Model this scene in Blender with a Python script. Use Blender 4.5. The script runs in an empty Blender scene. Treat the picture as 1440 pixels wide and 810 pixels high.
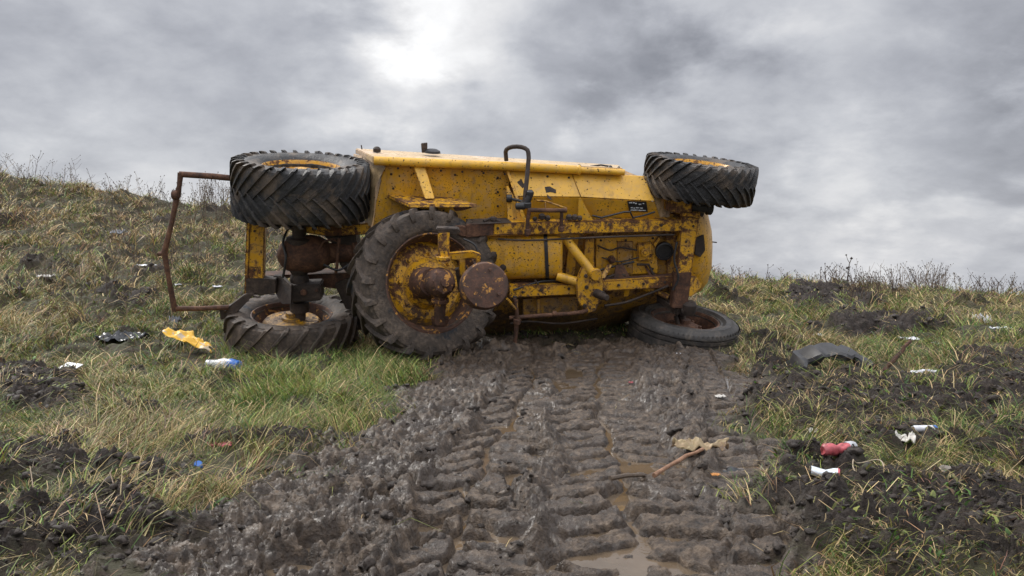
import bpy, bmesh, math, random
import numpy as np
from mathutils import Vector, Matrix, noise as mnoise
R_ = math.radians
random.seed(7); rng = np.random.default_rng(11)
S = bpy.context.scene
COL = S.collection

# ------------------------------------------------------------------ camera
F = 1120.0; CAMZ = 0.92; PITCH = math.atan(55 / F)
cam_d = bpy.data.cameras.new('camera'); cam = bpy.data.objects.new('camera', cam_d); COL.objects.link(cam)
cam_d.sensor_width = 36; cam_d.lens = 36 * F / 1440; cam_d.clip_start = 0.05; cam_d.clip_end = 3000
cam.location = (0, 0, CAMZ); cam.rotation_euler = (math.pi / 2 - PITCH, 0, 0)
S.camera = cam
S.render.resolution_x = 1024; S.render.resolution_y = 576

# ------------------------------------------------------------------ colour management
S.view_settings.view_transform = 'Standard'; S.view_settings.look = 'None'
S.view_settings.exposure = 0.72; S.view_settings.gamma = 1; S.view_settings.use_curve_mapping = False

def ray(u, v):
    f = Vector((0, math.cos(PITCH), -math.sin(PITCH))); up = Vector((0, math.sin(PITCH), math.cos(PITCH)))
    return f * F + Vector((1, 0, 0)) * (u - 720) + up * (405 - v)
def P(u, v, Y):
    d = ray(u, v); return Vector((0, 0, CAMZ)) + d * (Y / d.y)

# ------------------------------------------------------------------ world: overcast sky with broken grey cloud
SUN_EL, SUN_AZ = 42, -50     # degrees; azimuth measured from +Y clockwise
W = bpy.data.worlds.new('World'); S.world = W; W.use_nodes = True
nt = W.node_tree; nt.nodes.clear()
def N(t, tree=None, **kw):
    n = (tree or nt).nodes.new(t)
    for k, v in kw.items(): setattr(n, k, v)
    return n
out = N('ShaderNodeOutputWorld'); sky = N('ShaderNodeTexSky'); sky.sky_type = 'NISHITA'; sky.sun_disc = False
sky.sun_elevation = R_(SUN_EL); sky.sun_rotation = R_(SUN_AZ)
bg1 = N('ShaderNodeBackground'); bg1.inputs['Strength'].default_value = 0.08
nt.links.new(sky.outputs[0], bg1.inputs[0])
bg2 = N('ShaderNodeBackground'); bg2.inputs['Strength'].default_value = 0.77
tc = N('ShaderNodeTexCoord')
def vm(op, a, b=None, tree=None):
    t = tree or nt; n = t.nodes.new('ShaderNodeVectorMath'); n.operation = op
    for i, x in enumerate((a, b)):
        if x is None: continue
        if hasattr(x, 'links'): t.links.new(x, n.inputs[i])
        else: n.inputs[i].default_value = x
    return n
def mm(op, a, b=None, c=None, tree=None, clamp=False):
    t = tree or nt; n = t.nodes.new('ShaderNodeMath'); n.operation = op; n.use_clamp = clamp
    for i, x in enumerate((a, b, c)):
        if x is None: continue
        if hasattr(x, 'links'): t.links.new(x, n.inputs[i])
        else: n.inputs[i].default_value = x
    return n.outputs[0]
def mix(f, a, b, tree, blend='MIX'):
    n = tree.nodes.new('ShaderNodeMix'); n.data_type = 'RGBA'; n.blend_type = blend
    for s, x in ((n.inputs[0], f), (n.inputs[6], a), (n.inputs[7], b)):
        if hasattr(x, 'links'): tree.links.new(x, s)
        elif s is n.inputs[0]: s.default_value = x
        else: s.default_value = (*x[:3], 1)
    return n.outputs[2]
def noi(vec, scale, detail=6, rough=0.55, dist=0.0, tree=None):
    t = tree or nt; n = t.nodes.new('ShaderNodeTexNoise')
    n.inputs['Scale'].default_value = scale; n.inputs['Detail'].default_value = detail
    n.inputs['Roughness'].default_value = rough; n.inputs['Distortion'].default_value = dist
    if vec is not None: t.links.new(vec, n.inputs['Vector'])
    return n
def ramp(fac, stops, tree=None, interp='LINEAR'):
    t = tree or nt; n = t.nodes.new('ShaderNodeValToRGB'); t.links.new(fac, n.inputs[0])
    cr = n.color_ramp; cr.interpolation = interp
    while len(cr.elements) < len(stops): cr.elements.new(0.5)
    for e, (p, c) in zip(cr.elements, stops):
        e.position = p; e.color = (*c, 1) if len(c) == 3 else c
    return n.outputs[0]
dirv = tc.outputs['Generated']
sep = N('ShaderNodeSeparateXYZ'); nt.links.new(dirv, sep.inputs[0])
zc_ = mm('MAXIMUM', mm('ADD', sep.outputs[2], 0.42), 0.12)
comb = N('ShaderNodeCombineXYZ')
nt.links.new(mm('DIVIDE', sep.outputs[0], zc_), comb.inputs[0]); nt.links.new(mm('DIVIDE', sep.outputs[1], zc_), comb.inputs[1])
n_big = noi(comb.outputs[0], 1.2, 3, 0.5, 0.2)
n_med = noi(comb.outputs[0], 3.3, 10, 0.57, 0.12); n_fin = noi(comb.outputs[0], 8.0, 8, 0.6, 0.2)
val = mm('ADD', mm('ADD', mm('MULTIPLY', n_big.outputs[0], 0.42), mm('MULTIPLY', n_med.outputs[0], 0.50)), mm('MULTIPLY', mm('SUBTRACT', n_fin.outputs[0], 0.2), 0.20))
def blob(u, v, width, amp):
    d = ray(u, v).normalized()
    wv = vm('ADD', dirv, vm('MULTIPLY', vm('SUBTRACT', n_med.outputs['Color'], (0.5, 0.5, 0.5)).outputs[0], (0.42, 0.42, 0.42)).outputs[0])
    dist = vm('DISTANCE', wv.outputs[0], tuple(d)).outputs['Value']
    m = nt.nodes.new('ShaderNodeMapRange'); m.interpolation_type = 'SMOOTHERSTEP'
    nt.links.new(dist, m.inputs[0]); m.inputs[1].default_value = 0; m.inputs[2].default_value = width
    m.inputs[3].default_value = amp; m.inputs[4].default_value = 0
    return m.outputs[0]
for b in ((605, 5, 0.19, 0.20), (560, 120, 0.20, 0.06), (845, 190, 0.10, 0.16), (1180, 270, 0.22, 0.05), (1260, 300, 0.07, 0.06), (1150, 40, 0.12, 0.08),
          (1320, 130, 0.10, 0.04), (160, 240, 0.25, 0.05), (865, 85, 0.18, -0.20), (1110, 110, 0.15, -0.05), (1390, 190, 0.16, -0.16), (1250, 130, .1, -.05), (60, 110, 0.32, -0.05), (400, 190, 0.25, -0.04),
          (1050, 290, 0.12, -0.04)):
    val = mm('ADD', val, blob(*b))
ccol = ramp(val, [(0.25, (0.20, 0.207, 0.235)), (0.42, (0.345, 0.355, 0.39)), (0.54, (0.465, 0.475, 0.505)), (0.68, (0.64, 0.64, 0.65)), (0.84, (0.93, 0.93, 0.93))])
# an overcast sky is brighter towards the zenith
zen = nt.nodes.new('ShaderNodeMapRange'); nt.links.new(sep.outputs[2], zen.inputs[0])
zen.inputs[1].default_value = 0.38; zen.inputs[2].default_value = 0.95; zen.inputs[3].default_value = 1.0; zen.inputs[4].default_value = 3.6
ccol = vm('SCALE', ccol); # unseen sky behind the camera is brightened, added fill light for the tractor's belly
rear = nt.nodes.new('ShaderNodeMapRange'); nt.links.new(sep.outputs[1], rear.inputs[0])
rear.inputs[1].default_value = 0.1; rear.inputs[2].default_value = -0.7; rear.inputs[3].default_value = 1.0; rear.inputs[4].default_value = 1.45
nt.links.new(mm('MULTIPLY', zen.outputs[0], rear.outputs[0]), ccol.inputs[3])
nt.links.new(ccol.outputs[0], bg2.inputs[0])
mx = N('ShaderNodeMixShader'); mx.inputs[0].default_value = 0.97
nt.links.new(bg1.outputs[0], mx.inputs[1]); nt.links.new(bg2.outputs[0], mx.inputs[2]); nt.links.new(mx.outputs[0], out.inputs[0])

# ------------------------------------------------------------------ sun behind cloud
sd = bpy.data.lights.new('sun', 'SUN'); sd.energy = 1.5; sd.angle = R_(12); sd.color = (1, 0.965, 0.91)
sun = bpy.data.objects.new('sun', sd); COL.objects.link(sun)
az = R_(SUN_AZ); el = R_(SUN_EL)
sv = Vector((math.sin(az) * math.cos(el), math.cos(az) * math.cos(el), math.sin(el)))
sun.rotation_euler = sv.to_track_quat('Z', 'Y').to_euler(); sun.location = (0, 0, 30)

# ------------------------------------------------------------------ helpers
def tag(o, label=None, cat=None, group=None, kind=None):
    if label: o['label'] = label
    if cat: o['category'] = cat
    if group: o['group'] = group
    if kind: o['kind'] = kind
    return o
# numpy gradient noise
_perm = rng.permutation(256); _perm = np.concatenate([_perm, _perm, _perm])
_ga = rng.uniform(0, 2 * np.pi, 256); _gx = np.cos(_ga); _gy = np.sin(_ga)
def pn(x, y):
    x = np.asarray(x, float); y = np.asarray(y, float)
    xi = np.floor(x).astype(int); yi = np.floor(y).astype(int); xf = x - xi; yf = y - yi
    xi &= 255; yi &= 255
    u = xf * xf * xf * (xf * (xf * 6 - 15) + 10); v = yf * yf * yf * (yf * (yf * 6 - 15) + 10)
    def g(ix, iy, dx, dy):
        h = _perm[_perm[ix & 255] + (iy & 255)]; return _gx[h] * dx + _gy[h] * dy
    a = g(xi, yi, xf, yf); b = g(xi + 1, yi, xf - 1, yf); c = g(xi, yi + 1, xf, yf - 1); d = g(xi + 1, yi + 1, xf - 1, yf - 1)
    return (a + u * (b - a) + v * (c - a + u * (a - b - c + d))) * 1.4
def fbm(x, y, sc, oct=4, gain=0.5, off=0.0):
    r = 0; a = 1; f = sc
    for i in range(oct):
        r = r + a * pn(x * f + off + i * 17.3, y * f - off * 1.7 + i * 9.1); a *= gain; f *= 2.03
    return r
def ridg(x, y, sc, oct=4, gain=0.5, off=0.0):
    r = 0; a = 1; f = sc
    for i in range(oct):
        r = r + a * (1 - 2 * np.abs(pn(x * f + off + i * 13.7, y * f + off + i * 5.3))); a *= gain; f *= 2.1
    return r
def worley(x, y, sc, off=0):
    X = np.asarray(x) * sc + off; Y = np.asarray(y) * sc + off * 1.3
    xi = np.floor(X).astype(int); yi = np.floor(Y).astype(int)
    d1 = np.full(X.shape, 9.0); d2 = np.full(X.shape, 9.0); idv = np.zeros(X.shape)
    for i in (-1, 0, 1):
        for j in (-1, 0, 1):
            h = _perm[_perm[(xi + i) & 255] + ((yi + j) & 255)]; h2 = _perm[h + 57]
            dx = xi + i + h / 255. - X; dy = yi + j + h2 / 255. - Y
            d = np.sqrt(dx * dx + dy * dy)
            nearer = d < d1
            d2 = np.where(nearer, d1, np.minimum(d2, d)); idv = np.where(nearer, _perm[h2 + 91] / 255., idv); d1 = np.where(nearer, d, d1)
    return d1, d2, idv
def ss(a, b, x):
    t = np.clip((x - a) / (b - a), 0, 1); return t * t * (3 - 2 * t)

# ------------------------------------------------------------------ terrain
YC = 15.0
_cu = np.array([-1400, -400, 0, 60, 150, 250, 330, 600, 1000, 1100, 1200, 1300, 1440, 1900, 3000.])
_cv = np.array([190, 222, 252, 261, 278, 290, 295, 330, 396, 405, 411, 417, 425, 432, 434.])
_cx = (_cu - 720) / F * YC; _cz = CAMZ + (350 - _cv) / F * YC
def crest(x):
    return np.interp(x, _cx, _cz)
def base(x, y):
    zc = (crest(x - .5) + crest(x) + crest(x + .5) + crest(x + 1.) + crest(x - 1.)) / 5
    y0 = 6.3
    t = np.clip((y - y0) / (YC - y0), 0, 1)
    up = zc * (t ** 1.18)
    far = np.clip(y - YC, 0, 1e9)
    down = np.where(far < 6, 0.02 * far * far, 0.72 + 0.24 * (far - 6))
    down = np.minimum(down, 60 + 0 * down)
    return up - down
def uvof(x, y, z):
    yy = np.maximum(y, 0.4)
    return 720 + F * x / yy, 350 - F * (z - CAMZ) / yy
def masks(x, y):
    z = base(x, y); u, v = uvof(x, y, z)
    nz = fbm(x, y, 0.9, 4, 0.55, 3.1); nf = fbm(x, y, 4.0, 3, 0.6, 8.2)
    w = (v - 330) / 200
    uL = np.interp(v, [470, 490, 510, 560, 600, 640, 680, 720, 810, 1000], [640, 610, 580, 525, 490, 430, 340, 280, 215, 60])
    uR = np.interp(v, [470, 500, 560, 650, 810, 1100], [990, 1020, 1062, 1092, 1105, 1250])
    e = (nz * 75 + nf * 40) * w
    mud = ss(-22, 22, (u - uL + e) / w) * ss(-18, 18, (uR - u + e * 0.6) / w) * ss(7.9, 7.2, y) * ss(-30, 0, y)
    def box(u0, u1, v0, v1, fu=40, fv=12):
        return ss(u0 - fu, u0 + fu, u) * ss(u1 + fu, u1 - fu, u) * ss(v0 - fv, v0 + fv, v) * ss(v1 + fv, v1 - fv, v)
    nn = fbm(x, y, 1.6, 4, 0.55, 21.)
    soil = np.zeros_like(z)
    def add(b, k, thr=0.0):
        nonlocal soil
        soil = np.maximum(soil, ss(0.0, 0.28, b * k + nn * 0.55 - 0.32 - thr))
    add(box(1040, 1700, 536, 600), 0.90); add(box(1040, 1900, 600, 900, 40, 20), 0.50)
    add(box(-300, 420, 600, 900, 60, 18), 0.47); add(box(-200, 480, 545, 600), 0.22)
    add(box(1175, 1330, 452, 474, 18, 6), 1.1); add(box(1105, 1240, 420, 436, 15, 5), 1.0); add(box(1345, 1480, 500, 560, 25, 10), 0.75)
    add(box(1060, 1110, 470, 600, 25, 20), 0.7)
    add(box(60, 250, 395, 440, 60, 12), 0.32)
    add(box(-100, 110, 530, 570, 30, 10), 0.6); add(box(280, 340, 540, 560, 60, 8), 0.5)
    soil = np.maximum(soil, ss(0.58, 0.82, nn + .12 * ss(470, 380, v)) * 0.85 * ss(-5, 2, y))
    soil = soil * (1 - mud)
    return z, u, v, mud, soil
puds = [(835, 785, 42, 10), (775, 802, 26, 6), (890, 790, 20, 10), (455, 770, 34, 12), (885, 703, 35, 13), (905, 657, 26, 9), (590, 745, 36, 10), (525, 718, 16, 14), (636, 690, 24, 8),
        (730, 668, 22, 7), (700, 760, 60, 9), (805, 520, 12, 7), (705, 600, 22, 6), (590, 655, 16, 8), (640, 590, 14, 5), (872, 470, 22, 5), (800, 492, 18, 5), (775, 492, 15, 5), (930, 590, 14, 5), (560, 690, 20, 8), (760, 640, 16, 6), (690, 720, 34, 7), (820, 565, 14, 4), (940, 545, 14, 4), (400, 800, 40, 14)]
WATER = -0.052
def height(x, y, fine=True):
    z, u, v, mud, soil = masks(x, y)
    far = ss(20, 15.5, y)
    hum = (fbm(x, y, 0.75, 3, 0.5, 5.) * 0.13 + np.abs(fbm(x, y, 2.6, 3, .5, 45.)) * .10) * ss(7.0, 10.5, np.hypot(x * 0.9, y) + np.where(x < -3, 2, 0)) + fbm(x, y, 2.1, 3, 0.5, 15.) * 0.035
    g = hum + np.maximum(0, fbm(x, y, 4.5, 2, 0.5, 31.)) * 0.03
    # churned mud
    wx = x + fbm(x, y, 5, 2, .5, 40) * 0.045; wy = y + fbm(x, y, 5, 2, .5, 60) * 0.045
    m = fbm(x, y, 1.3, 3, 0.5, 70) * 0.03 - 0.022
    d1, d2, idv = worley(wx, wy, 6.0); lump = np.clip(d2 - d1, 0, 0.6)
    e1, e2, ide = worley(wx, wy, 15.0, 7.)
    f1, f2, idf = worley(wx + pn(x * 40, y * 40) * .008, wy, 34.0, 3.)
    fine = np.clip(f2 - f1, 0, .5) * 0.022 + (idf - .5) * .012 + ridg(wx, wy, 24, 3, .55, 43) * .005
    churn = lump * 0.050 + (idv - 0.5) * 0.038 + np.clip(e2 - e1, 0, 0.5) * 0.040 + (ide - .5) * 0.026 + ridg(wx, wy, 9, 4, 0.6, 3) * 0.012 + fine
    trk = np.zeros_like(z); tin = np.zeros_like(z)
    nzt = fbm(x, y, 2.2, 3, 0.5, 90); nzf = fbm(x, y, 9, 2, .5, 95)
    for (x0, k, hw, sp, sl, sr, dep) in ((0.10, 0.095, 0.27, 0.19, 0.55, 0.30, 0.035), (0.46, 0.185, 0.19, 0.17, 0.25, 0.3, 0.03), (-0.30, 0.07, 0.17, 0.20, 1.0, 0.9, 0.03)):
        l = (x - x0 - k * y + nzt * 0.06 + .05 * np.sin(y * 1.3 + x0 * 9)) / hw
        inside = ss(1.28, 0.86, np.abs(l)) * ss(7.4, 6.8, y)
        berm = np.exp(-((np.abs(l) - 1.2) / 0.16) ** 2)
        slant = np.where(l < 0, -l * sl, l * sr) * hw
        half = ss(-.06, .06, l + nzf * .05); ph = (y + slant + nzt * 0.06 + nzf * 0.022) / sp + np.where(l > 0, .5, 0.)
        fr = ph - np.floor(ph)
        bar = ss(0.0, 0.10, fr) * ss(0.84, 0.72, fr) * (1 - .85 * np.exp(-((l + nzf * .05) / .07) ** 2)) * ss(1.08, .98, np.abs(l) + nzf * .12)
        strength = ss(-0.75, 0.15, nzt + 0.25)
        trk = trk * (1 - inside) + inside * (-dep - .008 + bar * 0.052 * (0.60 + 0.40 * strength))
        m = m + berm * 0.013 * (1 - tin)
        tin = 1 - (1 - tin) * (1 - inside)
    soft = ridg(wx, wy, 11, 4, 0.6, 13) * 0.009 + np.clip(e2 - e1, 0, .5) * 0.022 + (ide - .5) * .014 + fine * .75
    m = m + (1 - tin) * churn + tin * (trk + soft * .48 + lump * 0.010)
    m = m + .04 * np.exp(-((y - 6.95 + nzt * .15) / .16) ** 2) * ss(-.6, -.2, x) * ss(1.9, 1.5, x) * (1 + nzf)
    for (pu, pv, pw, ph_) in puds:
        py = CAMZ * F / (pv - 350) if pv > 360 else 9; px = (pu - 720) / F * py
        rx = pw / F * py; ry = ph_ / (CAMZ * F) * py * py
        q = ((x - px) / rx) ** 2 + ((y - py) / ry) ** 2 + fbm(x, y, 6, 2, .5, 77) * 0.9
        s = ss(1.7, 0.5, q)
        m = m * (1 - s * 0.85) - s * 0.062
    nn_ = fbm(x, y, 3, 3, .6, 321); sc = (lump * 0.06 + (idv - .4) * 0.05 + np.clip(e2 - e1, 0, .5) * 0.045 + (ide - .5) * .03 + ridg(wx, wy, 12, 4, .6, 23) * 0.014 + fine * 1.3 + .07 * ss(6.5, 9, y) * (.5 + nn_))
    h = z - (0.055 - .035 * mud) * ss(5.2, 6.3, y) * ss(8.2, 7.4, y) * ss(-3.4, -2.6, x) * ss(2.9, 2.3, x) + far * ((1 - mud) * (g + soil * sc) + mud * m)
    return h, mud, soil, u, v
def hgt(x, y):
    return float(height(np.array([x]), np.array([y]))[0][0])
def G(u, v):
    d = ray(u, v); d = d / d.y; t = np.arange(1.6, 18, 0.02)
    xs = d.x * t; zs = CAMZ + d.z * t; hs = base(xs, t)
    i = np.where(zs <= hs)[0]; k = i[0] if len(i) else len(t) - 1
    x, y = float(xs[k]), float(t[k])
    return Vector((x, y, hgt(x, y)))

def mesh_np(name, verts, faces, mat, smooth=True, attrs=None):
    me = bpy.data.meshes.new(name); nv = len(verts); nf = len(faces); k = faces.shape[1]
    me.vertices.add(nv); me.vertices.foreach_set('co', np.asarray(verts, np.float32).ravel())
    me.loops.add(nf * k); me.loops.foreach_set('vertex_index', faces.astype(np.int32).ravel())
    me.polygons.add(nf); me.polygons.foreach_set('loop_start', np.arange(0, nf * k, k, dtype=np.int32))
    me.polygons.foreach_set('loop_total', np.full(nf, k, np.int32))
    me.polygons.foreach_set('use_smooth', np.full(nf, smooth, bool))
    me.update(calc_edges=True)
    for an, arr in (attrs or {}).items():
        a = me.color_attributes.new(an, 'FLOAT_COLOR', 'POINT')
        c = np.ones((nv, 4), np.float32); c[:, :3] = arr; a.data.foreach_set('color', c.ravel())
    me.materials.append(mat)
    o = bpy.data.objects.new(name, me); COL.objects.link(o); return o

# ------------------------------------------------------------------ materials
def newmat(name):
    m = bpy.data.materials.new(name); m.use_nodes = True; t = m.node_tree; t.nodes.clear()
    o = t.nodes.new('ShaderNodeOutputMaterial'); b = t.nodes.new('ShaderNodeBsdfPrincipled'); t.links.new(b.outputs[0], o.inputs[0])
    c = t.nodes.new('ShaderNodeTexCoord')
    return m, t, b, c.outputs['Object']
def bump(t, b, h, strength=0.5, dist=0.01, prev=None):
    n = t.nodes.new('ShaderNodeBump'); n.inputs['Strength'].default_value = strength; n.inputs['Distance'].default_value = dist
    t.links.new(h, n.inputs['Height'])
    if prev: t.links.new(prev, n.inputs['Normal'])
    t.links.new(n.outputs[0], b.inputs['Normal']); return n.outputs[0]
def thr(t, val, lo, hi):
    m = t.nodes.new('ShaderNodeMapRange'); m.interpolation_type = 'SMOOTHSTEP'; t.links.new(val, m.inputs[0])
    m.inputs[1].default_value = lo; m.inputs[2].default_value = hi; return m.outputs[0]

def m_ground():
    m, t, b, oc = newmat('ground_earth')
    a = t.nodes.new('ShaderNodeVertexColor'); a.layer_name = 'mask'
    s = t.nodes.new('ShaderNodeSeparateColor'); t.links.new(a.outputs[0], s.inputs[0])
    n1 = noi(oc, 3.0, 8, .6, .3, t); n2 = noi(oc, 22, 8, .65, .4, t); n3 = noi(oc, 90, 4, .6, 0, t)
    mudc = ramp(n2.outputs[0], [(0.3, (0.014, 0.009, 0.0055)), (0.48, (0.056, 0.037, 0.023)), (0.68, (0.165, 0.117, 0.077))], t)
    mudc = mix(thr(t, n1.outputs[0], .45, .7), mudc, (0.045, 0.029, 0.018), t)
    soilc = ramp(n2.outputs[0], [(0.3, (0.014, 0.010, 0.008)), (0.55, (0.034, 0.024, 0.018)), (0.8, (0.07, 0.05, 0.036))], t)
    gr = ramp(n1.outputs[0], [(0.3, (0.026, 0.022, 0.010)), (0.5, (0.048, 0.045, 0.016)), (0.7, (0.075, 0.058, 0.028))], t)
    gr = mix(thr(t, n2.outputs[0], .5, .62), gr, (0.040, 0.026, 0.016), t)
    c = mix(s.outputs[1], gr, soilc, t); c = mix(s.outputs[0], c, mudc, t)
    t.links.new(c, b.inputs['Base Color'])
    wet = mm('MULTIPLY', s.outputs[0], thr(t, n1.outputs[0], .3, .6), tree=t)
    rr = mm('SUBTRACT', 0.88, mm('MULTIPLY', s.outputs[0], mm('ADD', 0.16, mm('MULTIPLY', thr(t, n3.outputs[0], .35, .62), mm('ADD', .22, mm('MULTIPLY', thr(t, n1.outputs[0], .35, .6), .30, tree=t), tree=t), tree=t), tree=t), tree=t), tree=t)
    t.links.new(rr, b.inputs['Roughness'])
    h = mm('ADD', mm('MULTIPLY', n2.outputs[0], 1.0, tree=t), mm('MULTIPLY', n3.outputs[0], 0.35, tree=t), tree=t)
    bump(t, b, h, 1.0, 0.032)
    t.links.new(mm('MULTIPLY', s.outputs[0], mm('ADD', .05, mm('MULTIPLY', thr(t, n1.outputs[0], .42, .62), .22, tree=t), tree=t), tree=t), b.inputs['Coat Weight']); b.inputs['Coat Roughness'].default_value = .33
    return m
def m_leafy(name='grass_blades', rough=0.6):
    m, t, b, oc = newmat(name)
    a = t.nodes.new('ShaderNodeVertexColor'); a.layer_name = 'tint'
    t.links.new(a.outputs[0], b.inputs['Base Color']); b.inputs['Roughness'].default_value = rough
    tr = t.nodes.new('ShaderNodeBsdfTranslucent'); t.links.new(a.outputs[0], tr.inputs[0])
    mxs = t.nodes.new('ShaderNodeMixShader'); mxs.inputs[0].default_value = 0.25
    t.links.new(b.outputs[0], mxs.inputs[1]); t.links.new(tr.outputs[0], mxs.inputs[2])
    o = [n for n in t.nodes if n.type == 'OUTPUT_MATERIAL'][0]; t.links.new(mxs.outputs[0], o.inputs[0]); return m
def m_paint(name, rusty=0.3, dust=0.2, mud=0.25, base_c=(0.68, 0.345, 0.012)):
    m, t, b, oc = newmat(name)
    n1 = noi(oc, 2.3, 6, .6, .4, t); n2 = noi(oc, 15, 9, .72, .3, t); n3 = noi(oc, 60, 5, .6, 0, t)
    c = ramp(n1.outputs[0], [(0.3, tuple(x * .72 for x in base_c)), (0.55, base_c), (0.75, (base_c[0] * 1.12, base_c[1] * 1.18, base_c[2] * 1.8))], t)
    # dried dust film
    du = mm('MULTIPLY', thr(t, n2.outputs[0], .42, .68), dust, tree=t); c = mix(du, c, (0.40, 0.28, 0.17), t)
    # rust patches
    rm = thr(t, mm('ADD', mm('MULTIPLY', n2.outputs[0], .6, tree=t), mm('MULTIPLY', n1.outputs[0], .4, tree=t), tree=t), 0.68 - rusty * .27, 0.76 - rusty * .27)
    rc = ramp(n3.outputs[0], [(0.35, (0.045, 0.020, 0.010)), (0.6, (0.14, 0.055, 0.020)), (0.8, (0.07, 0.035, 0.02))], t)
    bv = t.nodes.new('ShaderNodeBevel'); bv.samples = 4; bv.inputs['Radius'].default_value = 0.012
    geo = t.nodes.new('ShaderNodeNewGeometry'); dp = vm('DOT_PRODUCT', bv.outputs[0], geo.outputs['Normal'], tree=t).outputs['Value']
    ed = mm('MULTIPLY', thr(t, dp, .985, .90), thr(t, n2.outputs[0], .60 - rusty * .3, .66 - rusty * .3), tree=t)
    rm = mm('MAXIMUM', rm, ed, tree=t)
    c = mix(rm, c, rc, t)
    mp = t.nodes.new('ShaderNodeMapping'); t.links.new(oc, mp.inputs[0]); mp.inputs['Scale'].default_value = (9, 9, 1.1)
    st_ = noi(mp.outputs[0], 1.6, 7, .65, .3, t)
    c = mix(mm('MULTIPLY', thr(t, st_.outputs[0], .52, .72), .25 + dust * .6, tree=t), c, (0.16, 0.085, 0.035), t)
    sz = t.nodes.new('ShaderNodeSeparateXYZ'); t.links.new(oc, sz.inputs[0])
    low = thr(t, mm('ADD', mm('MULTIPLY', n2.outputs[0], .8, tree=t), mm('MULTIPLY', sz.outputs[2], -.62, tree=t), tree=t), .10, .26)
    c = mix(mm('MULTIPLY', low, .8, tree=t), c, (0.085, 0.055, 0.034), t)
    # mud splashes : stretched cells gated by noise
    vo = t.nodes.new('ShaderNodeTexVoronoi'); vo.inputs['Scale'].default_value = 32
    wv = vm('ADD', oc, vm('SCALE', n3.outputs['Color'], tree=t).outputs[0], tree=t); wv.inputs[1].default_value = (0, 0, 0)
    sc = t.nodes.new('ShaderNodeVectorMath'); sc.operation = 'SCALE'; t.links.new(n3.outputs['Color'], sc.inputs[0]); sc.inputs[3].default_value = 0.03
    ad = vm('ADD', oc, sc.outputs[0], tree=t); t.links.new(ad.outputs[0], vo.inputs['Vector'])
    vo2 = t.nodes.new('ShaderNodeTexVoronoi'); vo2.inputs['Scale'].default_value = 70; t.links.new(ad.outputs[0], vo2.inputs['Vector'])
    gate = thr(t, n1.outputs[0], .40, .66)
    sp1 = thr(t, vo.outputs['Distance'], 0.27, 0.19); r1 = t.nodes.new('ShaderNodeSeparateColor'); t.links.new(vo.outputs['Color'], r1.inputs[0])
    sp1 = mm('MULTIPLY', sp1, mm('LESS_THAN', r1.outputs[0], mm('ADD', mud * .5, mm('MULTIPLY', gate, mud, tree=t), tree=t), tree=t), tree=t)
    sp2 = thr(t, vo2.outputs['Distance'], 0.30, 0.2); r2 = t.nodes.new('ShaderNodeSeparateColor'); t.links.new(vo2.outputs['Color'], r2.inputs[0])
    sp2 = mm('MULTIPLY', sp2, mm('LESS_THAN', r2.outputs[0], mm('ADD', mud * .5, mm('MULTIPLY', gate, mud, tree=t), tree=t), tree=t), tree=t)
    sp = mm('MAXIMUM', sp1, sp2, tree=t)
    c = mix(sp, c, (0.050, 0.030, 0.016), t)
    t.links.new(c, b.inputs['Base Color'])
    dirt = mm('MAXIMUM', mm('MAXIMUM', sp, rm, tree=t), du, tree=t)
    t.links.new(mm('ADD', 0.38, mm('MULTIPLY', dirt, 0.45, tree=t), tree=t), b.inputs['Roughness'])
    p = bump(t, b, sp, 0.6, 0.004)
    bump(t, b, mm('ADD', mm('MULTIPLY', n1.outputs[0], 2.0, tree=t), mm('MULTIPLY', n3.outputs[0], .15, tree=t), tree=t), 0.35, 0.02, p); return m
def m_rough(name, stops, scale=10, rough=0.8, bs=0.6, bd=0.01, metal=0.0, extra=None):
    m, t, b, oc = newmat(name)
    n1 = noi(oc, scale, 8, .65, .4, t); n2 = noi(oc, scale * 6, 5, .6, 0, t)
    vmix = mm('ADD', mm('MULTIPLY', n1.outputs[0], .62, tree=t), mm('MULTIPLY', n2.outputs[0], .38, tree=t), tree=t)
    vmix = mm('ADD', mm('MULTIPLY', mm('SUBTRACT', vmix, .5, tree=t), 1.45, tree=t), .5, tree=t)
    c = ramp(vmix, stops, t)
    if extra:
        lo, hi, col, s2 = extra; n4 = noi(oc, s2, 6, .65, .5, t); c = mix(thr(t, n4.outputs[0], lo, hi), c, col, t)
    t.links.new(c, b.inputs['Base Color']); b.inputs['Metallic'].default_value = metal
    t.links.new(mm('ADD', rough - .15, mm('MULTIPLY', n2.outputs[0], .3, tree=t), tree=t), b.inputs['Roughness'])
    bump(t, b, mm('ADD', n1.outputs[0], mm('MULTIPLY', n2.outputs[0], .4, tree=t), tree=t), bs, bd); return m
def m_plain(name, col, rough=0.5, var=0.25, scale=15, spec=None):
    m, t, b, oc = newmat(name)
    n1 = noi(oc, scale, 5, .6, .3, t)
    c = ramp(n1.outputs[0], [(0.3, tuple(x * (1 - var) for x in col)), (0.7, tuple(min(1, x * (1 + var)) for x in col))], t)
    t.links.new(c, b.inputs['Base Color']); b.inputs['Roughness'].default_value = rough
    bump(t, b, n1.outputs[0], .3, .01); return m
M = {}
M['ground'] = m_ground(); M['grass'] = m_leafy()
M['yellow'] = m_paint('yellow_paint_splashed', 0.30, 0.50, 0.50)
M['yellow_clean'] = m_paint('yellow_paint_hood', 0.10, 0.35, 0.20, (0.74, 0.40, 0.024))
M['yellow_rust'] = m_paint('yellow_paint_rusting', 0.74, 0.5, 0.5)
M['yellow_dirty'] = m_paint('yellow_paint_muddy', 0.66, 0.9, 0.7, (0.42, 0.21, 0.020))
M['tan'] = m_paint('dusty_tan_paint', 0.12, 0.9, 0.22, (0.60, 0.43, 0.23))
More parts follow.
